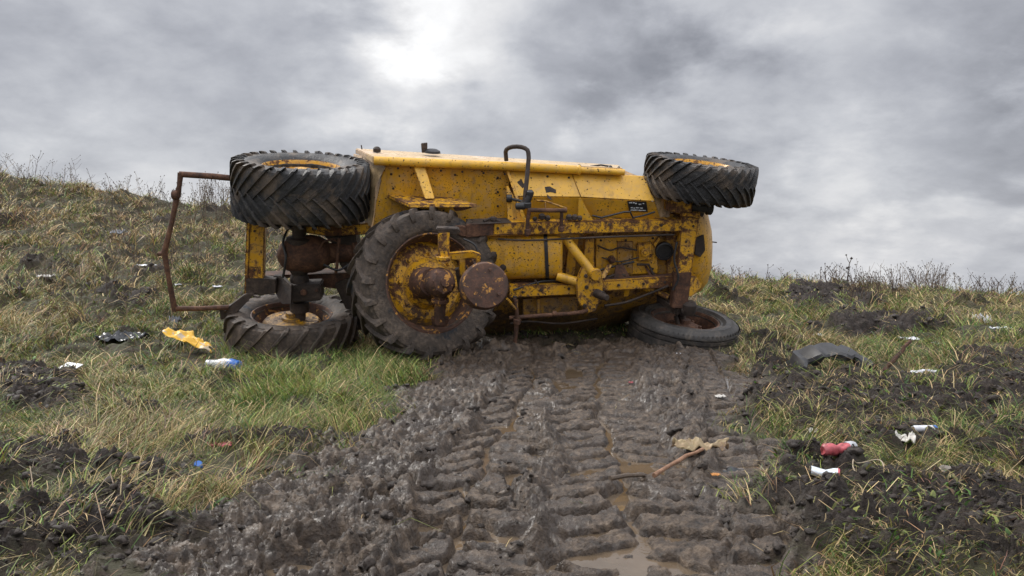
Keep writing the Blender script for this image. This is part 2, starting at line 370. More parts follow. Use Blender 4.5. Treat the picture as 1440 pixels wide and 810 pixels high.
M['rust'] = m_rough('rusty_iron', [(.3, (.026, .014, .010)), (.5, (.085, .038, .021)), (.7, (.18, .088, .046))], 9, .8, .7, .008)
M['rust_dark'] = m_rough('dark_muddy_iron', [(.3, (.015, .011, .009)), (.55, (.045, .030, .022)), (.75, (.10, .070, .050))], 8, .75, .8, .012)
M['rust_yellow'] = m_rough('rust_with_yellow_flecks', [(.3, (.030, .018, .014)), (.6, (.10, .046, .028)), (.8, (.17, .085, .05))], 9, .7, .7, .008, 0, (.57, .63, (.50, .24, .05), 14))
M['black'] = m_rough('black_worn_metal', [(.3, (.010, .010, .011)), (.7, (.035, .033, .034))], 12, .5, .4, .005)
M['tyre_up'] = m_rough('tyre_rubber', [(.3, (.008, .008, .0085)), (.55, (.024, .023, .023)), (.75, (.075, .069, .062))], 9, .6, 1., .016, 0, (.46, .62, (.090, .066, .046), 4))
M['tyre_mud'] = m_rough('tyre_caked_in_mud', [(.3, (.028, .022, .018)), (.5, (.064, .047, .035)), (.72, (.15, .112, .083))], 6, .75, 1.0, .02, 0, (.58, .66, (.020, .022, .026), 3.5))
M['tyre_road'] = m_rough('tyre_grey_rubber', [(.3, (.016, .015, .014)), (.55, (.045, .039, .034)), (.75, (.12, .096, .076))], 6, .6, .6, .008, 0, (.56, .68, (.10, .08, .06), 5))
M['mudclod'] = m_rough('soil_lump', [(.3, (.016, .012, .009)), (.55, (.042, .031, .024)), (.8, (.085, .064, .050))], 14, .72, 1.0, .02)
def m_water():
    m, t, b, oc = newmat('muddy_water'); n = noi(oc, 6, 4, .5, .2, t); n2 = noi(oc, 25, 3, .5, .2, t)
    t.links.new(ramp(n.outputs[0], [(.3, (.085, .060, .037)), (.7, (.13, .093, .060))], t), b.inputs['Base Color'])
    b.inputs['Roughness'].default_value = .06; b.inputs['IOR'].default_value = 1.75; bump(t, b, n2.outputs[0], .06, .01); return m
M['water'] = m_water()

# ------------------------------------------------------------------ ground sheet (one mesh to beyond the crest)
def arr_rows():
    ys = list(np.arange(-12, -1, 1.0)) + list(np.arange(-1, 1.7, 0.1)); y = 1.7
    while y < 17: ys.append(y); y += y * 0.0026
    st = 0.06
    while y < 260: ys.append(y); y += st; st *= 1.09
    return np.array(ys)
ys = arr_rows(); s_in = np.arange(-0.82, 0.8201, 0.0019)
so = 0.84 * 1.11 ** np.arange(0, 22); s_all = np.concatenate([-so[::-1], s_in, so])
SS, YY = np.meshgrid(s_all, ys); WW = np.maximum(YY, 1.7); XX = SS * WW
H, MU, SO, UU, VV = height(XX, YY)
nr, nc = XX.shape
vv = np.stack([XX, YY, H], -1).reshape(-1, 3)
idx = np.arange(nr * nc).reshape(nr, nc)
fc = np.stack([idx[:-1, :-1], idx[:-1, 1:], idx[1:, 1:], idx[1:, :-1]], -1).reshape(-1, 4)
mask = np.stack([MU, SO, np.zeros_like(MU)], -1).reshape(-1, 3)
g = mesh_np('ground', vv, fc, M['ground'], True, {'mask': mask}); g['kind'] = 'structure'
WATER = float(np.percentile(H[(MU > .95) & (YY < 6.8) & (YY > 2)], 20))
# water lying in the ruts and hollows
wp = [(-3.2, 1.2), (3.0, 1.2), (3.0, 7.6), (-2.2, 7.6)]
bm = bmesh.new(); f = bm.faces.new([bm.verts.new((x, y, WATER)) for x, y in wp]); me = bpy.data.meshes.new('puddle_water'); bm.to_mesh(me); bm.free()
me.materials.append(M['water']); o = bpy.data.objects.new('puddle_water', me); COL.objects.link(o); o['kind'] = 'structure'

# ------------------------------------------------------------------ grass
def terr_sample(x, y): return height(x, y)
FLAT = [(273, 500, 38), (314, 520, 30), (97, 536, 22), (172, 484, 34), (308, 643, 18), (279, 662, 10), (400, 522, 18), (1165, 520, 50), (1304, 538, 26), (1262, 640, 26), (1300, 624, 22), (1175, 668, 34), (1254, 614, 22), (1337, 666, 20), (1216, 684, 22), (1385, 472, 26), (1278, 480, 14), (1255, 512, 26)]
def blades(name, n_tuft, per, ymin, ymax, length, wid, label_kind, seedoff, dens_fn, pal_fn, lean=(0.5, 1.4), smax=0.80, flat=0.0, spread=0.05):
    s = rng.uniform(-smax, smax, n_tuft); q = rng.uniform(0, 1, n_tuft)
    p = 0.15
    y = (ymin ** p + q * (ymax ** p - ymin ** p)) ** (1 / p)
    x = s * y
    h, mu, so_, u, v = height(x, y)
    keep = rng.uniform(0, 1, n_tuft) < dens_fn(x, y, mu, so_, u, v)
    for (lu, lv, lr) in FLAT: keep &= ~((np.abs(u - lu) < lr * .75) & (v > lv - 2) & (v < lv + 14 + lr * .12) & (rng.uniform(0, 1, n_tuft) < .85))
    x, y, u, v, mu = x[keep], y[keep], u[keep], v[keep], mu[keep]; nt_ = len(x)
    if nt_ == 0: return None
    tl = rng.uniform(.5, 1.45, nt_) * np.clip(1 + 0.9 * fbm(x, y, 1.1, 3, .55, seedoff), .35, 2); ta = fbm(x, y, 0.7, 3, .5, seedoff + 9) * 5 + rng.normal(0, .7, nt_)
    X = np.repeat(x, per); Y = np.repeat(y, per); n = len(X)
    sprd = spread * (0.6 + 0.08 * Y)
    X = X + rng.normal(0, 1, n) * sprd; Y = Y + rng.normal(0, 1, n) * sprd
    Z = height(X, Y)[0] - 0.006
    L = np.repeat(tl, per) * rng.uniform(*length, n) * (1 + .035 * np.maximum(0, Y - 6))
    A = np.repeat(ta, per) + rng.normal(0, .9, n)
    lean_ = rng.uniform(*lean, n) + flat
    Wd = wid * rng.uniform(.7, 1.4, n) * np.maximum(1, Y / 3.8)
    col = pal_fn(X, Y, np.repeat(u, per), np.repeat(v, per), n)
    segs = 3; V = np.zeros((n, segs + 1, 2, 3), np.float32)
    dx, dy = np.cos(A), np.sin(A)
    wa = rng.uniform(-.8, .8, n); sx, sy = -np.sin(A + wa * 0), np.cos(A + wa * 0)
    # keep most blades turned broadside somewhere random
    ra = rng.uniform(0, np.pi, n); sx = np.cos(ra); sy = np.sin(ra) * .4
    px, py, pz = X.copy(), Y.copy(), Z.copy()
    th = lean_ * .45
    side = rng.normal(0, .35, n)
    for k in range(segs + 1):
        w = Wd * (1 - (k / segs) ** 1.6 * .95) * .5
        V[:, k, 0] = np.stack([px - sx * w, py - sy * w, pz], -1); V[:, k, 1] = np.stack([px + sx * w, py + sy * w, pz], -1)
        st = L / segs
        aa = A + side * k
        px = px + np.cos(aa) * np.sin(th) * st; py = py + np.sin(aa) * np.sin(th) * st; pz = pz + np.cos(th) * st
        th = th + lean_ * .42
        pz = np.maximum(pz, Z + 0.008 + 0.01 * (k + 1) * .3)
    ids = np.arange(n * (segs + 1) * 2).reshape(n, segs + 1, 2)
    Fc = np.stack([ids[:, :-1, 0], ids[:, :-1, 1], ids[:, 1:, 1], ids[:, 1:, 0]], -1).reshape(-1, 4)
    tint = np.repeat(col, (segs + 1) * 2, axis=0)
    o = mesh_np(name, V.reshape(-1, 3), Fc, M['grass'], True, {'tint': tint}); o['kind'] = 'stuff'; return o
GREEN = np.array([.075, .155, .024]); LIME = np.array([.28, .33, .075]); STRAW = np.array([.62, .46, .23]); BROWN = np.array([.27, .16, .08]); OLIVE = np.array([.18, .17, .052]); RED = np.array([.27, .15, .10])
def palmix(w, n):
    pal = np.stack([GREEN, LIME, STRAW, BROWN, OLIVE, RED]); w = np.maximum(w, 0.001); w = w / w.sum(1, keepdims=True)
    c = np.cumsum(w, 1); r = rng.uniform(0, 1, n)[:, None]; k = (r > c).sum(1).clip(0, 5)
    return (pal[k] * rng.uniform(.25, 1.35, (n, 1)) * rng.uniform(.92, 1.08, (n, 3))).astype(np.float32)
def pal_field(X, Y, u, v, n):
    g1 = fbm(X, Y, .7, 3, .5, 51); g2 = fbm(X, Y, 1.7, 3, .5, 81)
    hill = ss(470, 330, v) * ss(700, 400, u); right = ss(950, 1050, u) * ss(470, 400, v)
    greenp = ss(-.25, .5, g1) * (1 - .6 * hill) + 0.9 * ss(250, 400, u) * ss(620, 560, u) * ss(480, 505, v) * ss(640, 590, v)
    w = np.stack([0.9 * greenp + .08, .5 * greenp + .25, .35 + .55 * ss(-.1, .5, g2) + .35 * hill + .2 * right, .22 + .4 * hill * ss(-.3, .4, -g1), .45 + 0 * g1, .06 + .30 * hill * ss(0, .5, g2) + .12 * right], 1)
    return palmix(w, n)
def dens_turf(x, y, mu, so_, u, v):
    c = ss(-.45, .35, fbm(x, y, 1.9, 3, .55, 61))
    left = ss(760, 560, u)
    base_d = np.where(u > 900, .85, 1.0) * (0.35 + .65 * c)
    low_l = 1 - 0.55 * ss(575, 680, v) * ss(600, 300, u)
    return np.clip(base_d * low_l * (1 - mu) ** 2 * (1 - .80 * so_), 0, 1)
blades('grass', 21000, 18, 1.9, 16.2, (.05, .13), .0040, 'grass', 1., dens_turf, pal_field, (0.7, 1.9), .8, .1, .035)
# longer tousled tufts
def dens_tuft(x, y, mu, so_, u, v):
    c = ss(.0, .5, fbm(x, y, 1.2, 3, .55, 161))
    return np.clip((.15 + .85 * c) * (1 - mu) ** 2 * (1 - .9 * so_) * (1 - .75 * ss(560, 660, v)), 0, 1)
blades('long_grass', 12000, 26, 2.6, 16.4, (.12, .29), .0036, 'grass', 5., dens_tuft, lambda X, Y, u, v, n: pal_field(X, Y, u, v + 0 * v, n), (1.0, 2.1), .9, .1, .030)
# lush green tufts beside the left wheels
def dens_lush(x, y, mu, so_, u, v):
    return ss(-.35, .25, fbm(x, y, 2.6, 3, .6, 261)) * (1 - mu) ** 1.5 * (ss(290, 360, u) * ss(620, 580, u) * ss(488, 500, v) * ss(630, 590, v) * .8 * (1 - mu) ** .5) + .8 * ss(480, 500, u) * ss(600, 560, u) * ss(495, 502, v) * ss(530, 515, v)
def pal_lush(X, Y, u, v, n):
    g1 = fbm(X, Y, 3, 3, .5, 51)
    return palmix(np.stack([1.1 + g1, .9 + 0 * g1, .35 - .3 * g1, .1 + 0 * g1, .5 + 0 * g1, .01 + 0 * g1], 1), n) * 1.15
blades('green_grass', 8000, 24, 3.6, 7.6, (.08, .18), .0038, 'grass', 15., dens_lush, pal_lush, (0.6, 1.7), .45, 0, .035)
# low broad leaves in the turf
def dens_leaf(x, y, mu, so_, u, v):
    return np.clip((.15 + .6 * ss(.1, .6, fbm(x, y, 1.8, 3, .6, 461))) * (1 - mu) ** 3, 0, 1)
blades('ground_leaves', 5000, 6, 2.0, 8, (.025, .06), .013, 'leaf', 35., dens_leaf,
       lambda X, Y, u, v, n: palmix(np.stack([1 + 0 * X, .5 + 0 * X, .02 + 0 * X, .1 + 0 * X, .4 + 0 * X, .05 + 0 * X], 1), n), (.8, 1.9), .8, .3, .02)
# loose straw and stalks fallen on soil and mud edge
def dens_straw(x, y, mu, so_, u, v):
    return np.clip(.10 + .5 * so_ + .04 * mu - .0, 0, 1) * (1 - .93 * mu)
blades('fallen_straw', 9000, 3, 1.9, 9, (.07, .26), .0034, 'straw', 25., dens_straw,
       lambda X, Y, u, v, n: palmix(np.stack([.25 + 0 * X, .2 + 0 * X, .8 + 0 * X, .5 + 0 * X, .3 + 0 * X, .1 + 0 * X], 1), n), (1.6, 2.6), .8, .6, .06)

# ------------------------------------------------------------------ weeds on the ridge (stems with seed heads)
class Soup:
    def __init__(s): s.v = []; s.f = []; s.c = []
    def tube(s, pts, r0, r1, col, k=4):
        b = len(s.v); n = len(pts)
        for i, p in enumerate(pts):
            p = Vector(p); d = (Vector(pts[min(i + 1, n - 1)]) - Vector(pts[max(i - 1, 0)])).normalized()
            a = d.cross(Vector((0.3, 1, 0.1))).normalized(); c = d.cross(a); r = r0 + (r1 - r0) * i / (n - 1)
            for j in range(k):
                t = 2 * math.pi * j / k; s.v.append(tuple(p + a * r * math.cos(t) + c * r * math.sin(t))); s.c.append(col)
        for i in range(n - 1):
            for j in range(k):
                s.f.append((b + i * k + j, b + i * k + (j + 1) % k, b + (i + 1) * k + (j + 1) % k, b + (i + 1) * k + j))
    def bud(s, p, r, col):
        b = len(s.v); p = Vector(p)
        for d in ((1, 0, 0), (0, 1, 0), (-1, 0, 0), (0, -1, 0), (0, 0, 1.3), (0, 0, -1.1)):
            s.v.append(tuple(p + Vector(d) * r * random.uniform(.7, 1.3))); s.c.append(col)
        for q in ((0, 1, 4, 4), (1, 2, 4, 4), (2, 3, 4, 4), (3, 0, 4, 4), (1, 0, 5, 5), (2, 1, 5, 5), (3, 2, 5, 5), (0, 3, 5, 5)):
            s.f.append(tuple(b + i for i in q[:3]) + (b + q[3],))
    def build(s, name, mat):
        me = bpy.data.meshes.new(name); fs = [f if f[2] != f[3] else f[:3] for f in s.f]
        me.from_pydata(s.v, [], fs); a = me.color_attributes.new('tint', 'FLOAT_COLOR', 'POINT')
        a.data.foreach_set('color', np.concatenate([np.array(s.c, np.float32), np.ones((len(s.c), 1), np.float32)], 1).ravel())
        me.materials.append(mat); o = bpy.data.objects.new(name, me); COL.objects.link(o); return o
def weed(sp, x, y, hgt_, col, branches=5, lean=.25, rad=.004, buds=True, bud_r=.010):
    z = hgt(x, y) - .02; a = random.uniform(0, 6.28); lx, ly = math.cos(a) * lean, math.sin(a) * lean * .5
    pts = []; n = 6
    for i in range(n + 1):
        t = i / n; pts.append((x + lx * hgt_ * t * t + random.uniform(-1, 1) * .012, y + ly * hgt_ * t * t, z + hgt_ * t))
    sp.tube(pts, rad, rad * .45, col)
    if buds: sp.bud(pts[-1], bud_r, [c * .6 for c in col])
    for b in range(branches):
        t = random.uniform(.35, .95); i = min(int(t * n), n - 1); p = Vector(pts[i]).lerp(Vector(pts[i + 1]), t * n - i)
        ba = random.uniform(0, 6.28); bl = hgt_ * random.uniform(.12, .4)
        q = p + Vector((math.cos(ba) * bl * .6, math.sin(ba) * bl * .3, bl * random.uniform(.3, .8))); mid = p.lerp(q, .5) + Vector((0, 0, -bl * .08))
        sp.tube([p, mid, q], rad * .5, rad * .3, col, 3)
        if buds and random.random() < .7: sp.bud(q, bud_r * random.uniform(.6, 1), [c * .6 for c in col])
sp = Soup()
def crest_patch(u0, u1, n, h0, h1, yr=(13.3, 15.6), **k):
    for i in range(n):
        y = random.uniform(*yr); x = (random.uniform(u0, u1) - 720) / F * y
        c = random.choice([(.10, .065, .045), (.16, .11, .07), (.22, .16, .10), (.07, .045, .035)])
        weed(sp, x, y, random.uniform(h0, h1), c, random.randint(2, 7), random.uniform(.05, .5), random.uniform(.003, .006), **k)
crest_patch(-250, 130, 90, .25, .62); crest_patch(130, 420, 80, .15, .42); crest_patch(150, 330, 50, .3, .6, (10.5, 13))
crest_patch(-100, 330, 130, .2, .5, (9, 13.5)); crest_patch(-150, 250, 90, .2, .45, (6.6, 10), buds=False); crest_patch(-250, 330, 130, .2, .5); crest_patch(990, 1150, 60, .15, .35); crest_patch(1150, 1460, 150, .2, .45); crest_patch(1250, 1330, 60, .3, .6)
crest_patch(1340, 1700, 90, .2, .45); crest_patch(1150, 1320, 50, .25, .5, (11, 14)); crest_patch(1190, 1240, 30, .2, .5, (10.5, 12), buds=False)
crest_patch(270, 330, 60, .3, .62, (13.5, 15.2))
tag(sp.build('dry_weeds', M['grass']), kind='stuff')
def hero_weed(name, u, v, hh, label, y=13.8, r=.010, br=4, lean=.2, col=(.075, .05, .04)):
    s = Soup(); x = (u - 720) / F * y; weed(s, x, y, hh, col, br, lean, r, True, r * 1.7); o = s.build(name, M['grass']); tag(o, label, 'weed'); return o
random.seed(5)
hero_weed('dead_thistle', 1190, 400, .62, 'tall dark dead stalk with a bent tip on the ridge right of the tractor', 13.8, .014, 5, -.25)
hero_weed('dead_thistle', 1077, 395, .42, 'thin straight dead stalk alone on the ridge just right of the raised wheel', 13.9, .007, 2, .1)
hero_weed('dead_thistle', 52, 250, .66, 'tallest dry stalk on the hilltop at the far left of the sky', 14.4, .007, 6, .15, (.12, .08, .06))

# ------------------------------------------------------------------ soil clods scattered on mud and soil
def clods():
    bmi = bmesh.new(); bmesh.ops.create_icosphere(bmi, subdivisions=2, radius=1); bv = np.array([v.co for v in bmi.verts]); bf = np.array([[v.index for v in f.verts] for f in bmi.faces]); bmi.free()
    n0 = 42000; s = rng.uniform(-.78, .78, n0); q = rng.uniform(0, 1, n0); y = (1.9 ** .1 + q * (12 ** .1 - 1.9 ** .1)) ** 10; x = s * y
    h, mu, so_, u, v = height(x, y)
    edge = mu * (1 - mu) * 4
    tracks = np.minimum(np.abs(x - .1 - .095 * y) / .3, np.abs(x - .42 - .195 * y) / .2)
    pr = np.clip(.40 * edge + .42 * so_ + .10 * mu * (tracks > 1), 0, 1) * (y > 0)
    keep = (rng.uniform(0, 1, n0) < pr) & (h > WATER + .01); x, y, h, so_ = x[keep], y[keep], h[keep], so_[keep]; n = len(x)
    V = []; 
    sc = rng.gamma(1.7, .0042, n).clip(.003, .019) * (.6 + .12 * y)
    for i in range(n):
        k = rng.uniform(0, 50, 3)
        d = bv * 1.0; nn = np.sin(d[:, 0] * 3.1 + k[0]) * .25 + np.sin(d[:, 1] * 4.3 + k[1] + d[:, 2] * 2) * .22 + np.sin(d[:, 2] * 5.7 + k[2] + d[:, 0] * 4) * .18 + rng.normal(0, .20, len(d))
        p = d * (1 + nn)[:, None] * sc[i] * np.array([rng.uniform(.8, 1.5), rng.uniform(.8, 1.5), rng.uniform(.6, 1.1)])
        V.append(p + np.array([x[i], y[i], h[i] + sc[i] * .05]))
    V = np.concatenate(V); Fc = (bf[None] + (np.arange(n) * len(bv))[:, None, None]).reshape(-1, 3)
    o = mesh_np('soil_clods', V, Fc, M['mudclod'], True); o['kind'] = 'stuff'
clods()

# ================================================================== THE TRACTOR
UP = Vector((0.070, -0.245, 0.967)).normalized()            # across the machine, now pointing up
NB = Vector((-0.09, 0.965, 0.245)).normalized()             # from its belly towards its back
ROOT = Vector((-0.1, 7.1, 0.0))
def Y0(u, v): return 7.25 + 0.35 * (u - 412) / 550 - 0.30 * (465 - v) / 205
def Q(u, v, c=0.0): return P(u, v, Y0(u, v) - c)
tractor = bpy.data.objects.new('tractor', None); COL.objects.link(tractor); tractor.location = ROOT; tractor.empty_display_size = .3
tag(tractor, 'battered yellow tractor lying on its side in the mud with its rusty underside showing', 'tractor')
class B:
    """collects shapes into one mesh, coordinates in the world"""
    def __init__(s): s.bm = bmesh.new()
    def slab(s, pts, t=.02, bev=.004):
        n = len(pts); f = [Q(*p) for p in pts]; b = [p + NB * t for p in f]; bm = bmesh.new()
        vf = [bm.verts.new(p) for p in f]; vb = [bm.verts.new(p) for p in b]
        bm.faces.new(vf); bm.faces.new(vb[::-1])
        for i in range(n): bm.faces.new((vf[i], vb[i], vb[(i + 1) % n], vf[(i + 1) % n]))
        bmesh.ops.recalc_face_normals(bm, faces=bm.faces)
        if bev: bmesh.ops.bevel(bm, geom=bm.edges[:], offset=bev, segments=2, affect='EDGES', clamp_overlap=True)
        s.merge(bm); return s
    def hexa(s, f, b, bev=.004):
        bm = bmesh.new(); n = len(f); vf = [bm.verts.new(p) for p in f]; vb = [bm.verts.new(p) for p in b]
        bm.faces.new(vf); bm.faces.new(vb[::-1])
        for i in range(n): bm.faces.new((vf[i], vb[i], vb[(i + 1) % n], vf[(i + 1) % n]))
        bmesh.ops.recalc_face_normals(bm, faces=bm.faces)
        if bev: bmesh.ops.bevel(bm, geom=bm.edges[:], offset=bev, segments=2, affect='EDGES', clamp_overlap=True)
        s.merge(bm); return s
    def merge(s, bm):
        me = bpy.data.meshes.new('t'); bm.to_mesh(me); bm.free(); s.bm.from_mesh(me); bpy.data.meshes.remove(me)
    def tube(s, pts, r, k=12, caps=True):
        pts = [Vector(p) for p in pts]; rs = r if isinstance(r, (list, tuple)) else [r] * len(pts); bm = s.bm; rings = []; n = len(pts); a = None
        for i, p in enumerate(pts):
            d0 = (p - pts[i - 1]).normalized() if i else (pts[1] - p).normalized(); d1 = (pts[i + 1] - p).normalized() if i < n - 1 else d0
            d = (d0 + d1).normalized()
            if a is None: a = d.orthogonal().normalized()
            a = (a - d * a.dot(d)).normalized(); c = d.cross(a); rings.append([bm.verts.new(p + (a * math.cos(2 * math.pi * j / k) + c * math.sin(2 * math.pi * j / k)) * rs[i]) for j in range(k)])
        for i in range(n - 1):
            for j in range(k): bm.faces.new((rings[i][j], rings[i][(j + 1) % k], rings[i + 1][(j + 1) % k], rings[i + 1][j]))
        if caps: bm.faces.new(rings[0][::-1]); bm.faces.new(rings[-1])
        return s
    def lathe(s, c, axis, prof, k=40, closed=False, arc=(0, 1), jit=0):
        c = Vector(c); ax = Vector(axis).normalized(); a = ax.orthogonal().normalized(); b = ax.cross(a); bm = s.bm; full = arc == (0, 1); rings = []
        kk = k if full else k + 1
        for (r, h) in prof:
            ring = []
            for j in range(kk):
                t = 2 * math.pi * (arc[0] + (arc[1] - arc[0]) * j / k); ring.append(bm.verts.new(c + ax * h + (a * math.cos(t) + b * math.sin(t)) * max(r, 1e-4)))
            rings.append(ring)
        m = len(prof)
        for i in range(m if closed else m - 1):
            A, C2 = rings[i], rings[(i + 1) % m]
            for j in range(k):
                if full or j < k: bm.faces.new((A[j], A[(j + 1) % kk], C2[(j + 1) % kk], C2[j]))
        return s
    def cyl(s, c, axis, r, h, bev=.006, k=28):
        return s.lathe(c, axis, [(0, -h / 2), (r - bev, -h / 2), (r, -h / 2 + bev), (r, h / 2 - bev), (r - bev, h / 2), (0, h / 2)], k)
    def build(s, name, mat, parent=tractor, origin=ROOT, smooth=35, bump_amp=0, label=None, split=False):
        bm = s.bm
        if split:
            left = set(bm.verts); first = None
            while left:
                st = [next(iter(left))]; comp = set(st)
                while st:
                    v = st.pop()
                    for e in v.link_edges:
                        w = e.other_vert(v)
                        if w not in comp: comp.add(w); st.append(w)
                left -= comp; nb = B(); mp = {v: nb.bm.verts.new(v.co) for v in comp}
                for f in {f for v in comp for f in v.link_faces}: nb.bm.faces.new([mp[v] for v in f.verts])
                o = nb.build(name, mat, parent, origin, smooth, bump_amp, label); first = first or o
            return first
        bmesh.ops.remove_doubles(bm, verts=bm.verts, dist=1e-6)
        bm = s.bm; bmesh.ops.remove_doubles(bm, verts=bm.verts, dist=1e-5)
        bmesh.ops.recalc_face_normals(bm, faces=bm.faces)
        if bump_amp:
            bm.normal_update()
            for v in bm.verts:
                v.co += v.normal * (mnoise.fractal(v.co * 7, 1, 2, 4) * bump_amp)
        for v in bm.verts: v.co -= origin
        me = bpy.data.meshes.new(name); bm.to_mesh(me); bm.free(); me.polygons.foreach_set('use_smooth', [True] * len(me.polygons)); me.set_sharp_from_angle(angle=R_(smooth)); me.update()
        me.materials.append(mat if not isinstance(mat, str) else M[mat]); o = bpy.data.objects.new(name, me); COL.objects.link(o)
        if parent is not None: o.parent = parent
        if label: o['label'] = label
        return o
def bolt(b, c, axis, r=.012, h=.014): b.cyl(c, axis, r, h, .002, 6)

# ---------- wheels
def tyre(c, ax, R, Wd, r, mat, style, nl=22, slant=.30, parent=None, amp=.004, lugh=.028):
    b = B(); c = Vector(c); ax = Vector(ax).normalized(); d = R - r; tr = R - lugh
    if style == 'road':
        half = [(r, .36), (r + .02, .42), (r + .03, .445), (r + .045, .43), (r + .06, .46), (r + .33 * d, .49), (r + .36 * d, .505), (r + .40 * d, .49), (r + .62 * d, .50), (r + .65 * d, .515), (r + .68 * d, .495), (R - .055, .46), (R - .018, .41), (R - .016, .40), (R - .006, .36), (R, .30)]
        ribs = []
        for q in (.27, .13): ribs += [(R, q + .02), (R - .014, q + .012), (R - .014, q - .012), (R, q - .02)]
        half += ribs; prof = [(a, h * Wd) for a, h in half] + [(a, -h * Wd) for a, h in half[::-1]]
        prof += [(r - .012, -.33 * Wd), (r - .012, .33 * Wd)]
    else:
        half = [(r, .36), (r + .02, .42), (r + .22 * d, .475), (r + .45 * d, .50), (r + .70 * d, .49), (tr - .045, .475), (tr - .012, .445), (tr, .38), (tr + .004, .2), (tr + .006, .0)]
        prof = [(a, h * Wd) for a, h in half] + [(a, -h * Wd) for a, h in half[-2::-1]] + [(r - .012, -.33 * Wd), (r - .012, .33 * Wd)]
    b.lathe(c, ax, prof, 112, closed=True)
    a = ax.orthogonal().normalized(); e = ax.cross(a)
    def pt(rad, h, phi): return c + ax * h + (a * math.cos(phi) + e * math.sin(phi)) * rad
    if style != 'road':
        for sgn in (1, -1):
            for i in range(nl):
                p0 = 2 * math.pi * (i + (.5 if sgn > 0 else 0)) / nl; rings = []
                st = [(-.04, R - .006, tr - .01), (.10, R, tr - .01), (.22, R, tr - .01), (.34, R - .002, tr - .01), (.44, R - .006, tr - .015), (.50, R - .012, tr - .05), (.530, R - .045, tr - .075), (.535, R - .10, tr - .09), (.515, R - .115, tr - .10)]
                for (hh, ro, ri) in st:
                    t = (hh + .04) / .55; phi = p0 + slant * t ** .9 + random.uniform(-.004, .004); hw = (.36 * R / nl + .006) * (.82 + .42 * t) * random.uniform(.92, 1.08); wphi = hw / R
                    if hh > .5: base_h = .47; ring = [pt(ri, sgn * base_h * Wd, phi - wphi * 1.1), pt(ro, sgn * hh * Wd, phi - wphi * .85), pt(ro, sgn * hh * Wd, phi + wphi * .85), pt(ri, sgn * base_h * Wd, phi + wphi * 1.1)]
                    else: ring = [pt(ri, sgn * hh * Wd, phi - wphi * 1.25), pt(ro, sgn * hh * Wd, phi - wphi * .8), pt(ro, sgn * hh * Wd, phi + wphi * .8), pt(ri, sgn * hh * Wd, phi + wphi * 1.25)]
                    rings.append([b.bm.verts.new(p) for p in ring])
                for m in range(len(rings) - 1):
                    for j in range(3): b.bm.faces.new((rings[m][j], rings[m][j + 1], rings[m + 1][j + 1], rings[m + 1][j]))
                b.bm.faces.new(rings[0]); b.bm.faces.new(rings[-1][::-1])
    else:
        for i in range(0, 70):       # small shoulder sipes
            phi = 2 * math.pi * i / 70
            for sgn in (1, -1):
                q = [pt(R - .004, sgn * .33 * Wd, phi), pt(R - .004, sgn * .40 * Wd, phi), pt(R - .02, sgn * .44 * Wd, phi + .02), pt(R + .003, sgn * .33 * Wd, phi + .045)]
                b.bm.faces.new([b.bm.verts.new(p) for p in q])
    return b.build('tyre', mat, parent, ROOT, 40, amp)
def rim(c, ax, Wd, r, mat, disc_h, parent, holes=8, disc_mat=None):
    b = B(); w = .38 * Wd
    b.lathe(c, ax, [(r + .018, w), (r + .022, w + .012), (r + .006, w + .016), (r - .006, w), (r - .012, w * .75), (r * .90, w * .55), (r * .88, 0), (r * .90, -w * .55), (r - .012, -w * .75), (r - .006, -w), (r + .006, -w - .016), (r + .022, -w - .012), (r + .018, -w)], 64)
    return b.build('rim', mat, parent, ROOT, 40, .0015)
def wheel(c, ax, R, Wd, r, style, tyre_mat, rim_mat, hub_mat, hub_prof, nl=22, slant=.3, amp=.004, bolts=6, bolt_r=.11, bolt_h=0.0, label=None, lugh=.027):
    b = B(); b.lathe(c, ax, hub_prof, 48)
    axn = Vector(ax).normalized(); a = axn.orthogonal().normalized(); e = axn.cross(a)
    for i in range(bolts):
        t = 2 * math.pi * i / bolts; bolt(b, Vector(c) + axn * bolt_h + (a * math.cos(t) + e * math.sin(t)) * bolt_r, axn, .016, .03)
    w = b.build('wheel', hub_mat, tractor, ROOT, 35, .001, label)
    tyre(c, ax, R, Wd, r, tyre_mat, style, nl, slant, w, amp, lugh); rim(c, ax, Wd, r, rim_mat, 0, w)
    return w
ULc = Q(424, 264, 0); LLc = Q(411, 467, 0); URc = Q(983, 251.5, 0); LRc = Q(960, 467, 0.04)
UPR = Vector((0.105, -0.225, 0.967)).normalized()
wheel(ULc, UP, .590, .47, .315, 'ag', 'tyre_up', 'yellow_rust', 'yellow_rust', [(.30, .02), (.26, .03), (.20, .075), (.13, .08), (.125, .10), (.07, .11), (.065, .17), (.0, .18)], 32, .44, .006, 8, .16, .085, 'upper rear wheel with deep chevron tread')
wheel(LLc, UP, .592, .43, .345, 'ag', 'tyre_mud', 'rust_yellow', 'yellow_rust', [(.32, -.04), (.30, -.02), (.275, .02), (.265, .09), (.235, .125), (.10, .13), (.095, .15), (.06, .155), (.055, .19), (0, .19)], 21, .36, .006, 0, .17, .132, 'lower rear wheel sunk in the grass, caked in mud')
wheel(URc, UPR, .508, .335, .262, 'ag', 'tyre_up', 'yellow_rust', 'yellow_rust', [(.25, .05), (.20, .055), (.15, .08), (.09, .085), (.085, .12), (0, .125)], 30, .40, .005, 6, .13, .085, 'upper front wheel with black chevron tread')
wheel(LRc, UPR, .515, .33, .305, 'road', 'tyre_road', 'rust', 'rust', [(.29, -.02), (.25, -.01), (.20, .02), (.17, .065), (.12, .075), (.11, .09), (.06, .095), (.055, .13), (0, .13)], 20, .3, .005, 6, .15, .075, 'lower front wheel with a smooth worn road tyre')
AW = Vector((0.49, -0.865, 0.07)).normalized()
CF = P(612, 398, 6.60); CWc = CF - AW * .20
